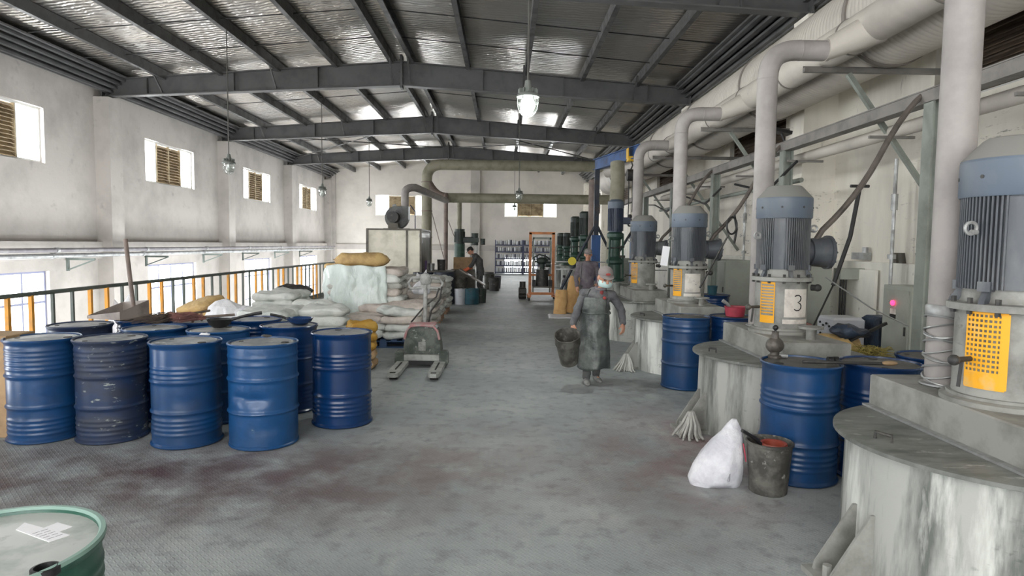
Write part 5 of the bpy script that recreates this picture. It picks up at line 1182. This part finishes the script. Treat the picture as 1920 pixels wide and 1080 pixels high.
# things on the ledge
for k, (u, lb) in enumerate(((1680,'grey angle block on the wall ledge, left one of the pair'),(1692,'grey angle block on the wall ledge, right one of the pair'),(1725,'dark blue block on the wall ledge beside the post'))):
    p = Q(u, 480, X=XR-.04); mb = MB(); mb.prism([(-.04,0),(.04,0),(.07,.14),(.0,.14)], .05, Matrix.Rotation(PI/2,4,'Z') @ Matrix.Rotation(PI/2,4,'X')); tag(mb.build('block', MATS['side_dark' if k < 2 else 'barrel_black'], loc=(XR-.06, p.y, 1.56), smooth=0), lb, 'block')
mb = MB(); mb.box((0,0,.07), (.12,.3,.1)); mb.cyl((0,-.1,.12), (0,-.1,.2), .04, n=10); tag(mb.build('socket_box', MATS['galv'], loc=(XR-.08, 9.3, 1.57)), 'small grey switch box on the ledge behind the conduits', 'switch box')
mb = MB(); mb.box((.07,0,.0), (.42,.2,.16)); t = mb.build('junction_box', MATS['cabinet'], loc=(5.02, 9.3, 1.38), smooth=0); tag(t, 'grey junction box where the cables drop behind the marked machine', 'junction box')
for k in range(3):
    mb = MB(); mb.tube([(4.93, 9.22+.07*k, 1.3), (4.93, 9.22+.07*k, .4)], .014, 6); mb.build('cable', MATS['black'], t).matrix_parent_inverse = Matrix.Translation((-4.98,-9.3,-1.38))
# hanging cable bundle
mb = MB(); p0 = Q(1612, 352, Y=8.3); p1 = Q(1562, 535, Y=8.2)
mb.tube([p0, (p0+p1)/2+Vector((.05,0,0)), p1], .028, 8); t = mb.build('cable_bundle', MATS['black']); tag(t, 'black cable bundle hanging from the rack behind the marked machine', 'cable')
mb = MB(); mb.tube([p1, Q(1520, 622, Y=8.0)], .012, 6); mb.build('cable_tail', MATS['black'], t)
mb = MB(); mb.cyl(p0+Vector((-.12,0,.02)), p0+Vector((.12,0,.02)), .02, n=8); mb.build('tie_bar', MATS['iron'], t)
mb = MB(); a = Q(1548, 520, Y=7.3); b = Q(1725, 622, Y=7.0); mb.tube([a, (a+b)/2-Vector((0,0,.05)), b], .009, 6); tag(mb.build('thin_cable', MATS['galv']), 'thin pale cable slanting from the marked machine to the cabinet', 'cable')
# white plastic box with holes, blue container, sacks in the corner
t = thing('plastic_crate', 'white box with small holes low behind the drums', 'box', (4.35, 8.15, 0)); mb = MB(); mb.box((0,0,.45), (.4,.4,.85), bev=.03); mb.build('box', MATS['can_white'], t)
for k in range(8): mb = MB(); mb.cyl((-.205,-.15+.08*(k%4)+.02*(k//4),.62+.14*(k//4)+.03*(k%2)), (-.22,-.15+.08*(k%4)+.02*(k//4),.62+.14*(k//4)+.03*(k%2)), .014, n=8); mb.build('hole', MATS['black'], t)
mb = MB(); mb.box((0,0,.45), (.4,.4,.9), bev=.04); tag(mb.build('blue_tank', MATS['blue_tarp'], loc=(4.85, 8.0, 0)), 'blue container between the white box and the cabinet', 'container')
mb = MB(); mb.bar(Q(1570, 650, Y=6.9), Q(1662, 606, Y=7.0), .03, .03); tag(mb.build('black_bar', MATS['black']), 'black bar slanting over the tarpaulin behind the drums', 'bar')
for k, (x, y, z, m_, lb, d_) in enumerate(((3.75,7.0,.0,'sack_tan','tan sack among the rags behind the valve drum, lowest',(.8,.6,.3)),(3.7,7.05,.27,'sack_tan','crumpled tan sack on the lowest one behind the drums',(.75,.55,.28)),(3.72,7.1,.52,'sack_tan','tan sack edge showing under the dark tarpaulin',(.7,.5,.25)),(3.45,7.45,.55,'twig_red','reddish rag heap beside the tan sacks',(.45,.4,.34)),(3.45,7.45,.28,'twig_red','lower reddish rag sack beside the tan sacks',(.5,.4,.3)),(3.45,7.45,.0,'sack_grey','grey sack under the reddish rags',(.6,.5,.3)))):
    sack(m_, (x, y, z), .4*k, lb, 'sacks and rags behind the right drums', k, d_)
mb = MB(); mb.ell((0,0,0), (.22,.18,.07), None, 20, 12); mb.v = [(a, b, c+.06*noise.noise(Vector((a*9,b*9,c*9)))) for a, b, c in mb.v]; tag(mb.build('dark_tarpaulin', MATS['blue_tarp'], loc=(3.85, 7.0, .83)), 'crumpled dark tarpaulin on the tan sacks', 'tarpaulin')
mb = MB(); r2 = random.Random(3)
for i in range(260):
    a = r2.uniform(0, 6.28); q = r2.uniform(0,.2); p = Vector((q*math.cos(a), q*math.sin(a), r2.uniform(0,.1))); d = Vector((r2.uniform(-1,1), r2.uniform(-1,1), r2.uniform(-.2,.4)))*.06; mb.tube([p-d, p, p+d], .004, 3)
o = mb.build('straw_heap', MATS['straw'], smooth=0, loc=(3.85, 6.6, .62)); tag(o, 'small heap of straw before the cabinet with the red lamp', 'straw', kind='stuff')
mb = MB(); mb.box((0,0,.3), (.5,.45,.6)); tag(mb.build('crate', MATS['side_dark'], loc=(3.85, 6.55, 0), smooth=0), 'dark crate below the straw heap', 'crate')
# ball valve on the drum R1
x, y = RD[0]
vp = Q(1452, 668, z=.89)
t = thing('ball_valve', 'dusty iron ball valve standing on the blue drum lid', 'valve', (vp.x, vp.y, .878))
mb = MB(); mb.ell((0,0,.1), (.072,.055,.066)); mb.lathe([(.05,0),(.05,.02),(.035,.025),(.035,.06)], 20); mb.lathe([(.035,.14),(.03,.16),(.026,.2),(.028,.21),(.0,.21)], 16); mb.build('valve_body', MATS['valve'], t)
mb = MB(); mb.ell((0,0,.24), (.022,.022,.022)); mb.cyl((0,0,.205), (0,0,.23), .009, n=8); mb.build('knob', MATS['black'], t)
mb = MB(); mb.cyl((.03,0,.02), (.1,-.01,.015), .015, n=8); mb.build('outlet', MATS['galv'], t)
wp0 = Q(1505, 680, z=.9); wp1 = Q(1668, 684, z=.9)
t = thing('pipe_wrench', 'long dark pipe tool with tan end lying across the two blue drums', 'tool', (wp0.x, wp0.y, .895)); d = wp1-wp0
mb = MB(); mb.cyl((0,0,.012), (d.x,d.y,.012), .012, n=10); mb.build('bar', MATS['iron'], t)
mb = MB(); mb.cyl((d.x*.32,d.y*.32+.04,.02), (d.x*.38,d.y*.38+.04,.02), .028, n=14); mb.cyl((d.x*.4,d.y*.4+.05,.02), (d.x*.45,d.y*.45+.05,.02), .028, n=14); mb.build('jaw', MATS['black'], t)
mb = MB(); mb.ell((d.x,d.y,.016), (.06,.03,.018)); mb.build('wrapped_end', MATS['cardboard'], t)
# pink basin with scoop handle
bp_ = Q(1371, 583, z=.9); bp_ = Vector((RD[4][0]-.0, RD[4][1], .9))
t = thing('basin', 'dusty pink plastic basin on the blue drum behind the aisle drum', 'basin', (bp_.x+.02, bp_.y, .88))
mb = MB(); mb.lathe([(.1,0),(.11,.005),(.128,.12),(.135,.125),(.13,.13),(.12,.125),(.1,.012),(0,.012)], 32); mb.build('bowl', MATS['basin'], t)
mb = MB(); mb.tube([(-.02,0,.05),(-.1,0,.16),(-.16,0,.2)], [.018,.02,.024], 10); mb.build('scoop_handle', MATS['galv'], t)
mb = MB(); mb.bar((RD[3][0]-.05, RD[3][1]+.1, .895), (RD[3][0]+.22, RD[3][1]-.02, .9), .03, .012); tag(mb.build('scraper', MATS['iron'], smooth=0), 'flat iron scraper on the lid of the aisle drum', 'scraper')
mb = MB(); mb.lathe([(.06,0),(.07,.005),(.09,.16),(.095,.165),(.085,.16),(.065,.01),(0,.01)], 24); tag(mb.build('small_pail', MATS['teal'], loc=(RD[5][0]-.02, RD[5][1], .88)), 'small teal pail on the drum before the third cabinet', 'pail')
# paper sheet hung on machine 3's motor
p = Q(1247, 480, Y=8.85); mb = MB(); mb.box((0,0,0), (.1,.004,.27), Matrix.Rotation(.12, 4, 'Y')); t = mb.build('paper_sheet', MATS['paper'], loc=tuple(p), smooth=0); tag(t, 'white paper sheet hanging left of the third motor', 'paper')
mb = MB(); mb.cyl((-.02,0,.13), (.06,.05,.24), .004, n=5); mb.build('string', MATS['black'], t)
# slanting rods behind machines
for k, (u0, v0, u1, v1, y, lb) in enumerate(((1367,438,1312,540,8.4,'thin rod slanting beside the third motor'),)):
    mb = MB(); mb.cyl(Q(u0, v0, Y=y), Q(u1, v1, Y=y+.1), .012, n=8); tag(mb.build('slant_rod', MATS['iron']), lb, 'rod')
for k in range(3):
    y = 9.8+3*k; mb = MB(); mb.tube([(3.9, y-1.2, 2.9-.1*k), (4.0, y, 2.6), (4.05, y+1.5, 2.85)], .02, 8); tag(mb.build('sagging_cable', MATS['black']), 'black cable sagging along the pipe rack, %s' % ['nearest', 'middle', 'farthest'][k], 'cable', 'sagging cables on the rack')
mb = MB(); mb.tube([(3.2+.07*math.cos(a), 9.0, 2.05+.12*math.sin(a)) for a in [i*PI/10 for i in range(21)]], .014, 6); mb.tube([(3.25, 9.02, 1.8), (3.28, 9.02, 2.0), (3.24, 9.02, 2.2)], .016, 6); tag(mb.build('coiled_cable', MATS['black']), 'black coiled cable right of the third motor', 'cable')
# flood light on the rack
fp = Q(1464, 247, Y=9.9); t = thing('flood_light', 'black flood light fixed above the rack beam', 'light', tuple(fp))
mb = MB(); mb.box((0,0,0), (.28,.2,.05), Matrix.Rotation(.2,4,'Y')); mb.build('lamp_head', MATS['black'], t, smooth=0); mb = MB(); mb.cyl((0,0,0), (.12,0,-.28), .018, n=6); mb.cyl((-.15,0,.05), (-.28,0,.2), .018, n=6); mb.build('bracket', MATS['black'], t)
# bucket and bag at front right
t = thing('paint_bucket', 'paint crusted dark bucket with a red brown can inside, by the nearest drum', 'bucket', (1.92, 4.48, 0))
mb = MB(); mb.lathe([(.125,0),(.13,.005),(.155,.345),(.165,.35),(.165,.365),(.155,.37),(.147,.365),(.12,.02),(0,.02)], 48); mb.build('pail', MATS['bucket'], t)
mb = MB(); mb.lathe([(0,.24),(.138,.24)], 32); mb.build('dark_paint', MATS['iron'], t)
mb = MB(); mb.lathe([(.04,.24),(.09,.25),(.095,.34),(.09,.355),(.075,.35),(.07,.26),(0,.25)], 24, Matrix.Translation((.03,.0,.0))); mb.build('red_can', MATS['paint_red'], t)
mb = MB(); mb.tube([(-.02,.0,.3),(-.1,.0,.38),(-.2,.0,.44)], [.02,.024,.022], 10, ry=.6); mb.build('ladle_handle', MATS['black'], t)
mb = MB(); vs = []
secs = []
base = [(-.29,0,.19,.02),( -.25,.03,.21,.13),(-.2,.1,.17,.15),(-.12,.2,.14,.15),(-.02,.32,.1,.11),(.03,.4,.055,.06),(.05,.46,.05,.045),(.07,.5,.07,.03)]
prof = [(.0,.0,.185,.11),(.0,.05,.2,.14),(.02,.14,.185,.145),(.05,.24,.155,.13),(.085,.33,.115,.1),(.11,.4,.075,.05),(.125,.45,.045,.025),(.135,.485,.02,.012)]
for dx, z, rx, ry in prof: secs.append(((dx, 0, z), rx, ry, None))
mb.loft(secs, 40)
mb.v = [(a*(1+.1*noise.noise(Vector((b*12, c*7, 1)))), b*(1+.2*noise.noise(Vector((a*12, c*6, 4)))), max(0, c+.025*noise.noise(Vector((a*9, b*9, 2))))) for a, b, c in mb.v]
o = mb.build('woven_bag', MATS['white_plastic'], smooth=60, loc=(1.58, 4.62, 0)); tag(o, 'white woven plastic bag slumped against the dark bucket', 'bag')
mb = MB(); mb.tube([(.17,-.09,.33),(.185,-.1,.24),(.19,-.1,.2)], .012, 6, ry=.4); mb.build('red_print', MATS['basin'], o); mb = MB(); mb.tube([(.06,-.14,.16),(.05,-.15,.07)], .008, 6); mb.build('dark_mark', MATS['print_grey'], o)
# mop rags beside the tanks
for k, y in enumerate((5.85, 8.95)):
    mb = MB(); r3 = random.Random(k)
    for i in range(26):
        a = r3.uniform(-.08,.08); b = r3.uniform(-.06,.06); mb.tube([(a*.3,b*.3,.24),(a,b,.13),(a*1.6-.02,b*1.5,.02+r3.uniform(0,.03)),(a*2.0-.03,b*1.8-.04,.012)], [.012,.014,.014,.01], 5)
    tag(mb.build('rag_mop', MATS['sack_grey'], loc=(1.73, y-.1, 0)), 'grey rag mop hanging at the foot of the %s' % ['tank marked 3', 'third tank'][k], 'mop')
# ================================================================ PEOPLE
def V(*a): return Vector(a)
def limb(mb, p0, p1, r0, r1, n=16):
    p0, p1 = V(*p0), V(*p1); mb.cyl(p0, p1, r0, r1, n); mb.ell(p0, (r0,)*3, None, 14, 8); mb.ell(p1, (r1,)*3, None, 14, 8)
def rotm(yaw, pitch=0, roll=0): return Matrix.Rotation(yaw, 4, 'Z') @ Matrix.Rotation(pitch, 4, 'X') @ Matrix.Rotation(roll, 4, 'Y')
def head_mb(mb, c, s, R):
    """face looks along local -y"""
    m = Matrix.Translation(c) @ R @ Matrix.Scale(s, 4)
    mb.ell((0,.015,.02), (.078,.096,.105), m, 24, 16); mb.ell((0,-.02,-.055), (.058,.068,.06), m, 20, 12)
    mb.ell((0,-.055,-.088), (.028,.025,.022), m); mb.ell((0,-.1,-.012), (.014,.02,.03), m, 12, 8); mb.ell((0,-.108,-.028), (.019,.016,.013), m, 12, 8)
    for q in (-1, 1):
        mb.ell((q*.082,.01,-.005), (.012,.024,.034), m, 12, 8); mb.ell((q*.04,-.07,-.03), (.024,.022,.022), m, 12, 8); mb.ell((q*.032,-.086,.03), (.026,.012,.009), m, 12, 8)
    mb.ell((0,-.083,-.062), (.026,.014,.012), m, 12, 8)
def hand_mb(mb, w, d, side, thumb, L=.17, curl=.5, r=.0085):
    """w wrist, d direction of the fingers, side = across the palm towards the thumb, thumb = palm normal (curl direction)"""
    d = V(*d).normalized(); side = V(*side); side = (side-d*side.dot(d)).normalized(); nrm = V(*thumb); nrm = (nrm-d*nrm.dot(d)-side*nrm.dot(side)).normalized()
    w = V(*w); pc = w+d*L*.27
    m = Matrix((side, d, nrm)).transposed().to_4x4(); m.translation = pc; mb.ell((0,0,0), (L*.24, L*.3, L*.09), m, 16, 10, p=.75)
    for k, (o, ln) in enumerate(((.18,.42),(.06,.48),(-.06,.45),(-.18,.36))):
        p = w+d*L*.5+side*L*o; a = curl*.6; pts = [p-d*L*.1, p]
        for q in range(3):
            a2 = a+curl*q*.9; p = p+(d*math.cos(a2)+nrm*math.sin(a2))*L*ln/3; pts.append(p)
        mb.tube(pts, [r*1.05,r,r*.95,r*.9,r*.75], 8); mb.ell(tuple(pts[-1]), (r*.75,)*3, None, 8, 6)
    p = w+d*L*.15+side*L*.2; pts = [w+d*L*.1+side*L*.1, p, p+(side*.6+d*.8+nrm*.3).normalized()*L*.2, p+(side*.3+d*.9+nrm*.6).normalized()*L*.38]
    mb.tube(pts, [r*1.3,r*1.25,r*1.1,r*.85], 8); mb.ell(tuple(pts[-1]), (r*.85,)*3, None, 8, 6)
def torso(mb, J, e=0.0, low=0):
    """lofted trunk through pelvis, waist, chest, shoulders; rx across, ry depth"""
    ax = V(*J['across']).normalized(); secs = []
    pts = [(J['pelvis']-V(0,0,low), .15, .105), (J['pelvis'], .155, .11), (J['pelvis'].lerp(J['chest'], .45), .135, .1), (J['chest'], .16, .115), (J['chest'].lerp(J['neck'], .55), .165, .1), (J['chest'].lerp(J['neck'], .85), .11, .075), (J['neck'], .055, .055)]
    for i, (p, rx, ry) in enumerate(pts):
        a = pts[max(i-1,0)][0]; b = pts[min(i+1,len(pts)-1)][0]; t_ = (b-a).normalized(); x = (ax-t_*ax.dot(t_)).normalized(); y = t_.cross(x)
        secs.append((p, rx*J['s']+e, ry*J['s']+e, Matrix((x, y, t_)).transposed()))
    mb.loft(secs, 24)
    limb(mb, J['shL'], J['shR'], .055*J['s']+e, .055*J['s']+e)
def figure(name, label, J, mats, loc, extras=None, voxel=.0085):
    s = J['s']; root = thing(name, label, 'person', loc)
    mb = MB(); torso(mb, J); 
    for a, b, c, r in (('shL','elL','wrL',.04),('shR','elR','wrR',.04)):
        limb(mb, J[a], J[b], r*s, r*.85*s); limb(mb, J[b], J[c], r*.85*s, r*.6*s)
    for a, b, c in (('hipL','knL','anL'),('hipR','knR','anR')):
        limb(mb, J[a], J[b], .07*s, .05*s); limb(mb, J[b], J[c], .05*s, .036*s)
        f = J['foot'+a[-1]]; limb(mb, J[c]-V(0,0,.02), J[c]+V(*f)*.6-V(0,0,.03), .03*s, .025*s)
    mb.cyl(J['neck']-V(0,0,.03), J['head']-V(0,0,.03), .05*s, .048*s)
    head_mb(mb, J['head'], J['hs'], J['headR'])
    for k in ('L', 'R'):
        h = J['hand'+k]; hand_mb(mb, J['wr'+k], h[0], h[1], h[2], L=h[3], curl=h[4])
    body = remesh(mb, voxel*.62, 1).build('body', MATS['skin'], root, smooth=180)
    mb = MB(); torso(mb, J, .018, J.get('jlow', .06))
    for a, b, c, r in (('shL','elL','wrL',.05),('shR','elR','wrR',.05)):
        limb(mb, J[a], J[b], r*s+.012, r*.92*s+.012); limb(mb, J[b], J[c].lerp(J[b], .06), r*.9*s+.012, r*.72*s+.012)
    j = remesh(mb, voxel, 3)
    j.v = [tuple(V(*v)+V(noise.noise(V(v[0]*14, v[1]*14, v[2]*20)), noise.noise(V(v[0]*13+9, v[1]*14, v[2]*22)), 0)*.012) for v in j.v]
    j.build('jacket', MATS[mats['jacket']], root, smooth=180)
    mb = MB()
    for a, b, c in (('hipL','knL','anL'),('hipR','knR','anR')): limb(mb, J[a], J[b], .085*s, .068*s); limb(mb, J[b], J[c]+V(0,0,.02), .066*s, .056*s)
    limb(mb, J['hipL'], J['hipR'], .09*s, .09*s)
    tr = remesh(mb, voxel*1.2, 3); tr.v = [tuple(V(*v)+V(noise.noise(V(v[0]*14, v[1]*14, v[2]*18)), noise.noise(V(v[0]*14+5, v[1]*14, v[2]*18)), 0)*.012) for v in tr.v]
    tr.build('trousers', MATS[mats['trousers']], root, smooth=180)
    for k in ('L', 'R'):
        f = V(*J['foot'+k]); a = J['an'+k]; m = Matrix.Translation((a.x, a.y, 0)) @ Matrix.Rotation(math.atan2(f.y, f.x)+PI/2, 4, 'Z')
        sh = MB(); sh.loft([((0,.06,.045),.032,.04,Matrix.Rotation(PI/2,3,'X')),((0,.03,.05),.042,.05,Matrix.Rotation(PI/2,3,'X')),((0,-.03,.048),.043,.046,Matrix.Rotation(PI/2,3,'X')),((0,-.1,.036),.047,.034,Matrix.Rotation(PI/2,3,'X')),((0,-.16,.028),.042,.026,Matrix.Rotation(PI/2,3,'X')),((0,-.19,.024),.02,.014,Matrix.Rotation(PI/2,3,'X'))], 16)
        sh.cyl((0,.02,.05), (0,.02,.11), .046, .045); sh.v = [tuple(m @ V(x*s, y*s, max(z*s, 0))) for x, y, z in sh.v]
        so = sh.build('shoe', MATS['shoe'], root, smooth=50)
    m = Matrix.Translation(J['head']) @ J['headR'] @ Matrix.Scale(J['hs'], 4)
    mb = MB(); mb.lathe([(.083,.035),(.087,.05),(.086,.075),(.076,.105),(.052,.128),(.02,.138),(0,.139)], 28, m @ Matrix.Translation((0,.012,.0)) @ Matrix.Diagonal((1,1.18,1,1)))
    mb.add(*(lambda g_: (g_.v, g_.f))(brim()), m)
    cap = mb.build('cap', MATS[mats['cap']], root, smooth=50)
    if 'logo' in mats: lg = MB(); lg.ell((0,-.092,.075), (.03,.008,.016), m, 12, 8); lg.build('cap_badge', MATS[mats['logo']], cap)
    mb = MB(); mb.lathe([(.083,-.02),(.086,.0),(.086,.05)], 24, m @ Matrix.Translation((0,.02,0)) @ Matrix.Diagonal((1,1.14,1,1)))
    hv = MB(); 
    hv.ell((0,.03,.015), (.081,.087,.07), m, 20, 12); hv.build('hair', MATS['hair'], root)
    for q in (-1, 1):
        e = MB(); e.ell((q*.032,-.088,.006), (.012,.007,.006), m, 10, 8); e.build('eye', MATS['eye'], root)
    if mats.get('mask'):
        mk_ = MB(); vs = []; nn = 14
        for i in range(nn+1):
            a = -1.25+2.5*i/nn
            for k in range(9):
                z = -.012-.085*k/8; bulge = math.sin(PI*k/8)*.018*math.cos(a*.9); r_ = .092+bulge-(.012 if k == 8 else 0)
                vs.append((math.sin(a)*(r_-.008), -math.cos(a)*(r_+.014)+.008, z))
        mk_.add(vs, [(i*9+k, (i+1)*9+k, (i+1)*9+k+1, i*9+k+1) for i in range(nn) for k in range(8)], m); o = mk_.build('face_mask', MATS['mask'], root, smooth=180); q_ = o.modifiers.new('s', 'SOLIDIFY'); q_.thickness = .004
        st = MB()
        for q in (-1, 1):
            for z0 in (-.02, -.085): st.tube([m @ V(q*.078,-.02,z0), m @ V(q*.088,.02,-.01+(z0+.05)*.3)], .0025, 4)
        st.build('mask_loop', MATS['paper'], o)
    else:
        lp_ = MB(); lp_.ell((0,-.096,-.062), (.022,.006,.007), m, 10, 8); lp_.build('lips', MATS['lips'], root)
    mb = MB(); mb.tube([J['neck']+V(.062*math.cos(a), .055*math.sin(a)-.01, .0+.012*math.sin(a)) for a in [i*PI/8 for i in range(17)]], .02*s, 8); mb.build('collar', MATS[mats.get('collar', mats['jacket'])], root)
    return root
def brim():
    b = MB(); vs = []; n_ = 14
    for z in (.0, .006):
        for i in range(n_+1):
            a = -1.2+2.4*i/n_
            vs.append((.084*math.sin(a), -.086*math.cos(a)-.002, .045+z)); vs.append((.088*math.sin(a)*1.02, -.088*math.cos(a)-.068*math.cos(a)**.7, .022+z+.012*abs(math.sin(a))))
    k = 2*(n_+1); fs = []
    for i in range(n_): q = 2*i; fs += [(q,q+1,q+3,q+2), (q+k,q+2+k,q+3+k,q+1+k), (q+1,q+1+k,q+3+k,q+3), (q,q+2,q+2+k,q+k)]
    fs += [(0,k,k+1,1), (k-2,k-1,2*k-1,2*k-2)]; b.add(vs, fs); return b
# --- walking worker with the bucket (local frame: x right in the photo, -y towards the camera)
J = dict(s=.9, hs=1.06, across=(1,0,0), pelvis=V(0,.05,.74), chest=V(-.005,.02,1.0), neck=V(.05,-.03,1.215), head=V(.1,-.09,1.345), headR=rotm(.12, .28, .03),
  shL=V(-.15,0,1.14), elL=V(-.235,.0,.93), wrL=V(-.29,-.08,.77), shR=V(.2,0,1.12), elR=V(.325,.03,.95), wrR=V(.335,-.09,.78),
  hipL=V(-.085,.04,.72), knL=V(-.1,-.03,.4), anL=V(-.105,-.05,.07), hipR=V(.085,.04,.72), knR=V(.07,.05,.4), anR=V(.04,.14,.075), footL=(0,-.15,0), footR=(.03,-.15,0),
  handL=((-.12,-.1,-1), (.5,-1,0), (1,.3,0), .165, .95), handR=((.0,-.25,-1), (-.6,-.8,0), (-1,.2,0), .165, .45), jlow=.02)
wk = figure('worker', 'worker in grey overalls, dark apron, cap and face mask walking with a bucket', J, dict(jacket='overall', trousers='overall_dark', cap='cap_grey', logo='cap_red', mask=True, collar='overall_mauve'), (1.17, 8.05, 0), voxel=.0085)
mb = MB(); mb.ell((.05,-.075,1.16), (.035,.03,.05)); mb.build('red_shirt', MATS['shirt_red'], wk)
# apron: open shell from chest to shin, wrapped round the front
nn, kk = 40, 46; vs = []
for k in range(kk+1):
    v = k/kk; z = 1.1-v*.9
    if z > .93: f = (1.1-z)/.17; hw = 1.0+.75*f; rx, ry = .165+.02*f, .165+.01*f
    else: f = (.93-z)/.73; hw = 1.75-.0*f; rx = .178+.028*f+.02*math.sin(min(1, f*2.2)*PI)*0; ry = .165+.05*f
    cx = -.005 if z > .8 else -.005-.02*(.8-z)
    for i in range(nn+1):
        a = -hw+2*hw*i/nn; fold = .012*f*math.sin(a*5+1.3*math.sin(z*3))+.014*noise.noise(V(a*2.2, z*4, 1))+.008*noise.noise(V(a*6, z*9, 3))
        sw = -.04*max(0, (.6-z))*math.cos(a)
        vs.append((cx+(rx+fold)*math.sin(a), .03-(ry+fold)*math.cos(a)+sw, z+(.015*math.sin(a*3) if k == kk else 0)))
mb = MB(); mb.add(vs, [(k*(nn+1)+i, k*(nn+1)+i+1, (k+1)*(nn+1)+i+1, (k+1)*(nn+1)+i) for k in range(kk) for i in range(nn)])
ap = mb.build('apron', MATS['apron'], wk, smooth=180); q_ = ap.modifiers.new('s', 'SOLIDIFY'); q_.thickness = .008
mb = MB(); mb.tube([V(-.13,-.07,1.1), V(-.09,-.06,1.19), V(-.02,.04,1.22)], .011, 6, ry=.5); mb.tube([V(.14,-.07,1.1), V(.13,-.06,1.18), V(.1,.04,1.21)], .011, 6, ry=.5); mb.build('neck_strap', MATS['apron'], ap)
mb = MB(); mb.tube([V(.19*math.sin(a), .03-.185*math.cos(a), .9+.01*math.sin(a*4)) for a in [-2+i*.2 for i in range(21)]], .008, 6); mb.build('waist_tie', MATS['apron'], ap)
mb = MB(); mb.ell((.085,-.155,1.1), (.022,.012,.02)); mb.build('red_badge', MATS['cap_red'], wk)
# bucket carried in the hand
bk = thing('carried_bucket', 'dusty dark bucket carried by the walking worker', 'bucket', (1.17-.345, 8.05-.2, .3))
m = Matrix.Rotation(.48, 4, 'X') @ Matrix.Rotation(-.12, 4, 'Y')
mb = MB(); mb.lathe([(.105,0),(.11,.005),(.145,.3),(.155,.3),(.155,.33),(.148,.4),(.16,.405),(.16,.415),(.15,.42),(.14,.405),(.105,.02),(0,.02)], 40, m); mb.build('pail', MATS['bucket'], bk)
mb = MB(); mb.lathe([(0,.16),(.117,.16)], 28, m); mb.build('residue', MATS['rust'], bk)
hl = V(1.17-.29-.01, 8.05-.1, .68)-bk.location
mb = MB(); e0, e1 = m @ V(-.155,.0,.395), m @ V(.155,.0,.395); mb.tube([e0]+bend(e0+V(0,0,.0), V(-.12,hl.y,hl.z+.02), hl, 6)[1:]+bend(hl, V(.14,hl.y,hl.z+.02), e1, 6)[1:], .005, 6); mb.build('bail_handle', MATS['galv'], bk)
# --- second worker, standing behind
J = dict(s=.98, hs=.98, across=(1,0,0), pelvis=V(0,.03,.86), chest=V(0,.0,1.14), neck=V(.0,-.01,1.4), head=V(.01,-.04,1.545), headR=rotm(-.1, .12, 0),
  shL=V(-.18,0,1.33), elL=V(-.24,.02,1.07), wrL=V(-.23,-.1,.86), shR=V(.18,0,1.33), elR=V(.25,.02,1.07), wrR=V(.2,-.15,.92),
  hipL=V(-.09,.02,.84), knL=V(-.1,.0,.46), anL=V(-.11,.03,.08), hipR=V(.09,.02,.84), knR=V(.1,.0,.46), anR=V(.11,.03,.08), footL=(0,-.15,0), footR=(0,-.15,0),
  handL=((0,-.2,-1), (.4,-1,0), (1,.2,0), .17, .5), handR=((-.3,-.4,-.8), (-.6,-.6,0), (-1,.2,0), .17, .5))
w2 = figure('worker', 'second worker in dusty mauve grey overalls standing behind by the crane post', J, dict(jacket='overall_mauve', trousers='overall_dark', cap='cap_grey'), (1.83, 14.0, 0), voxel=.013)
mb = MB(); mb.tube([V(-.13,-.1,1.36), V(-.14,-.145,1.2), V(-.15,-.14,1.02)], .014, 6, ry=.5); mb.build('shoulder_strap', MATS['black'], w2)
# --- third worker bending to the left over the bench
J = dict(s=1.0, hs=1.0, across=(0,1,0), pelvis=V(.05,0,.88), chest=V(.0,0,1.2), neck=V(-.17,0,1.42), head=V(-.27,0,1.52), headR=rotm(-PI/2, .6, 0),
  shL=V(-.1,-.18,1.34), elL=V(-.2,-.2,1.08), wrL=V(-.32,-.18,.95), shR=V(-.1,.18,1.34), elR=V(-.22,.2,1.1), wrR=V(-.36,.16,.95),
  hipL=V(.05,-.09,.86), knL=V(.0,-.1,.46), anL=V(.08,-.1,.08), hipR=V(.05,.09,.86), knR=V(.06,.1,.46), anR=V(.16,.1,.08), footL=(-.15,0,0), footR=(-.15,0,0),
  handL=((-1,0,-.3), (0,-.3,1), (0,1,0), .18, .5), handR=((-1,0,-.3), (0,.3,1), (0,-1,0), .18, .5), jlow=.14)
w3 = figure('worker', 'bending worker in dark overalls and orange gloves, seen from the side at left', J, dict(jacket='overall_dark', trousers='overall_dark', cap='hair'), (-.8, 20.6, 0), voxel=.014)
mb = MB()
for y in (-.18, .16): limb(mb, V(-.26,y,1.0), V(-.44,y,.9), .05, .055)
mb.build('orange_glove', MATS['glove_orange'], w3)
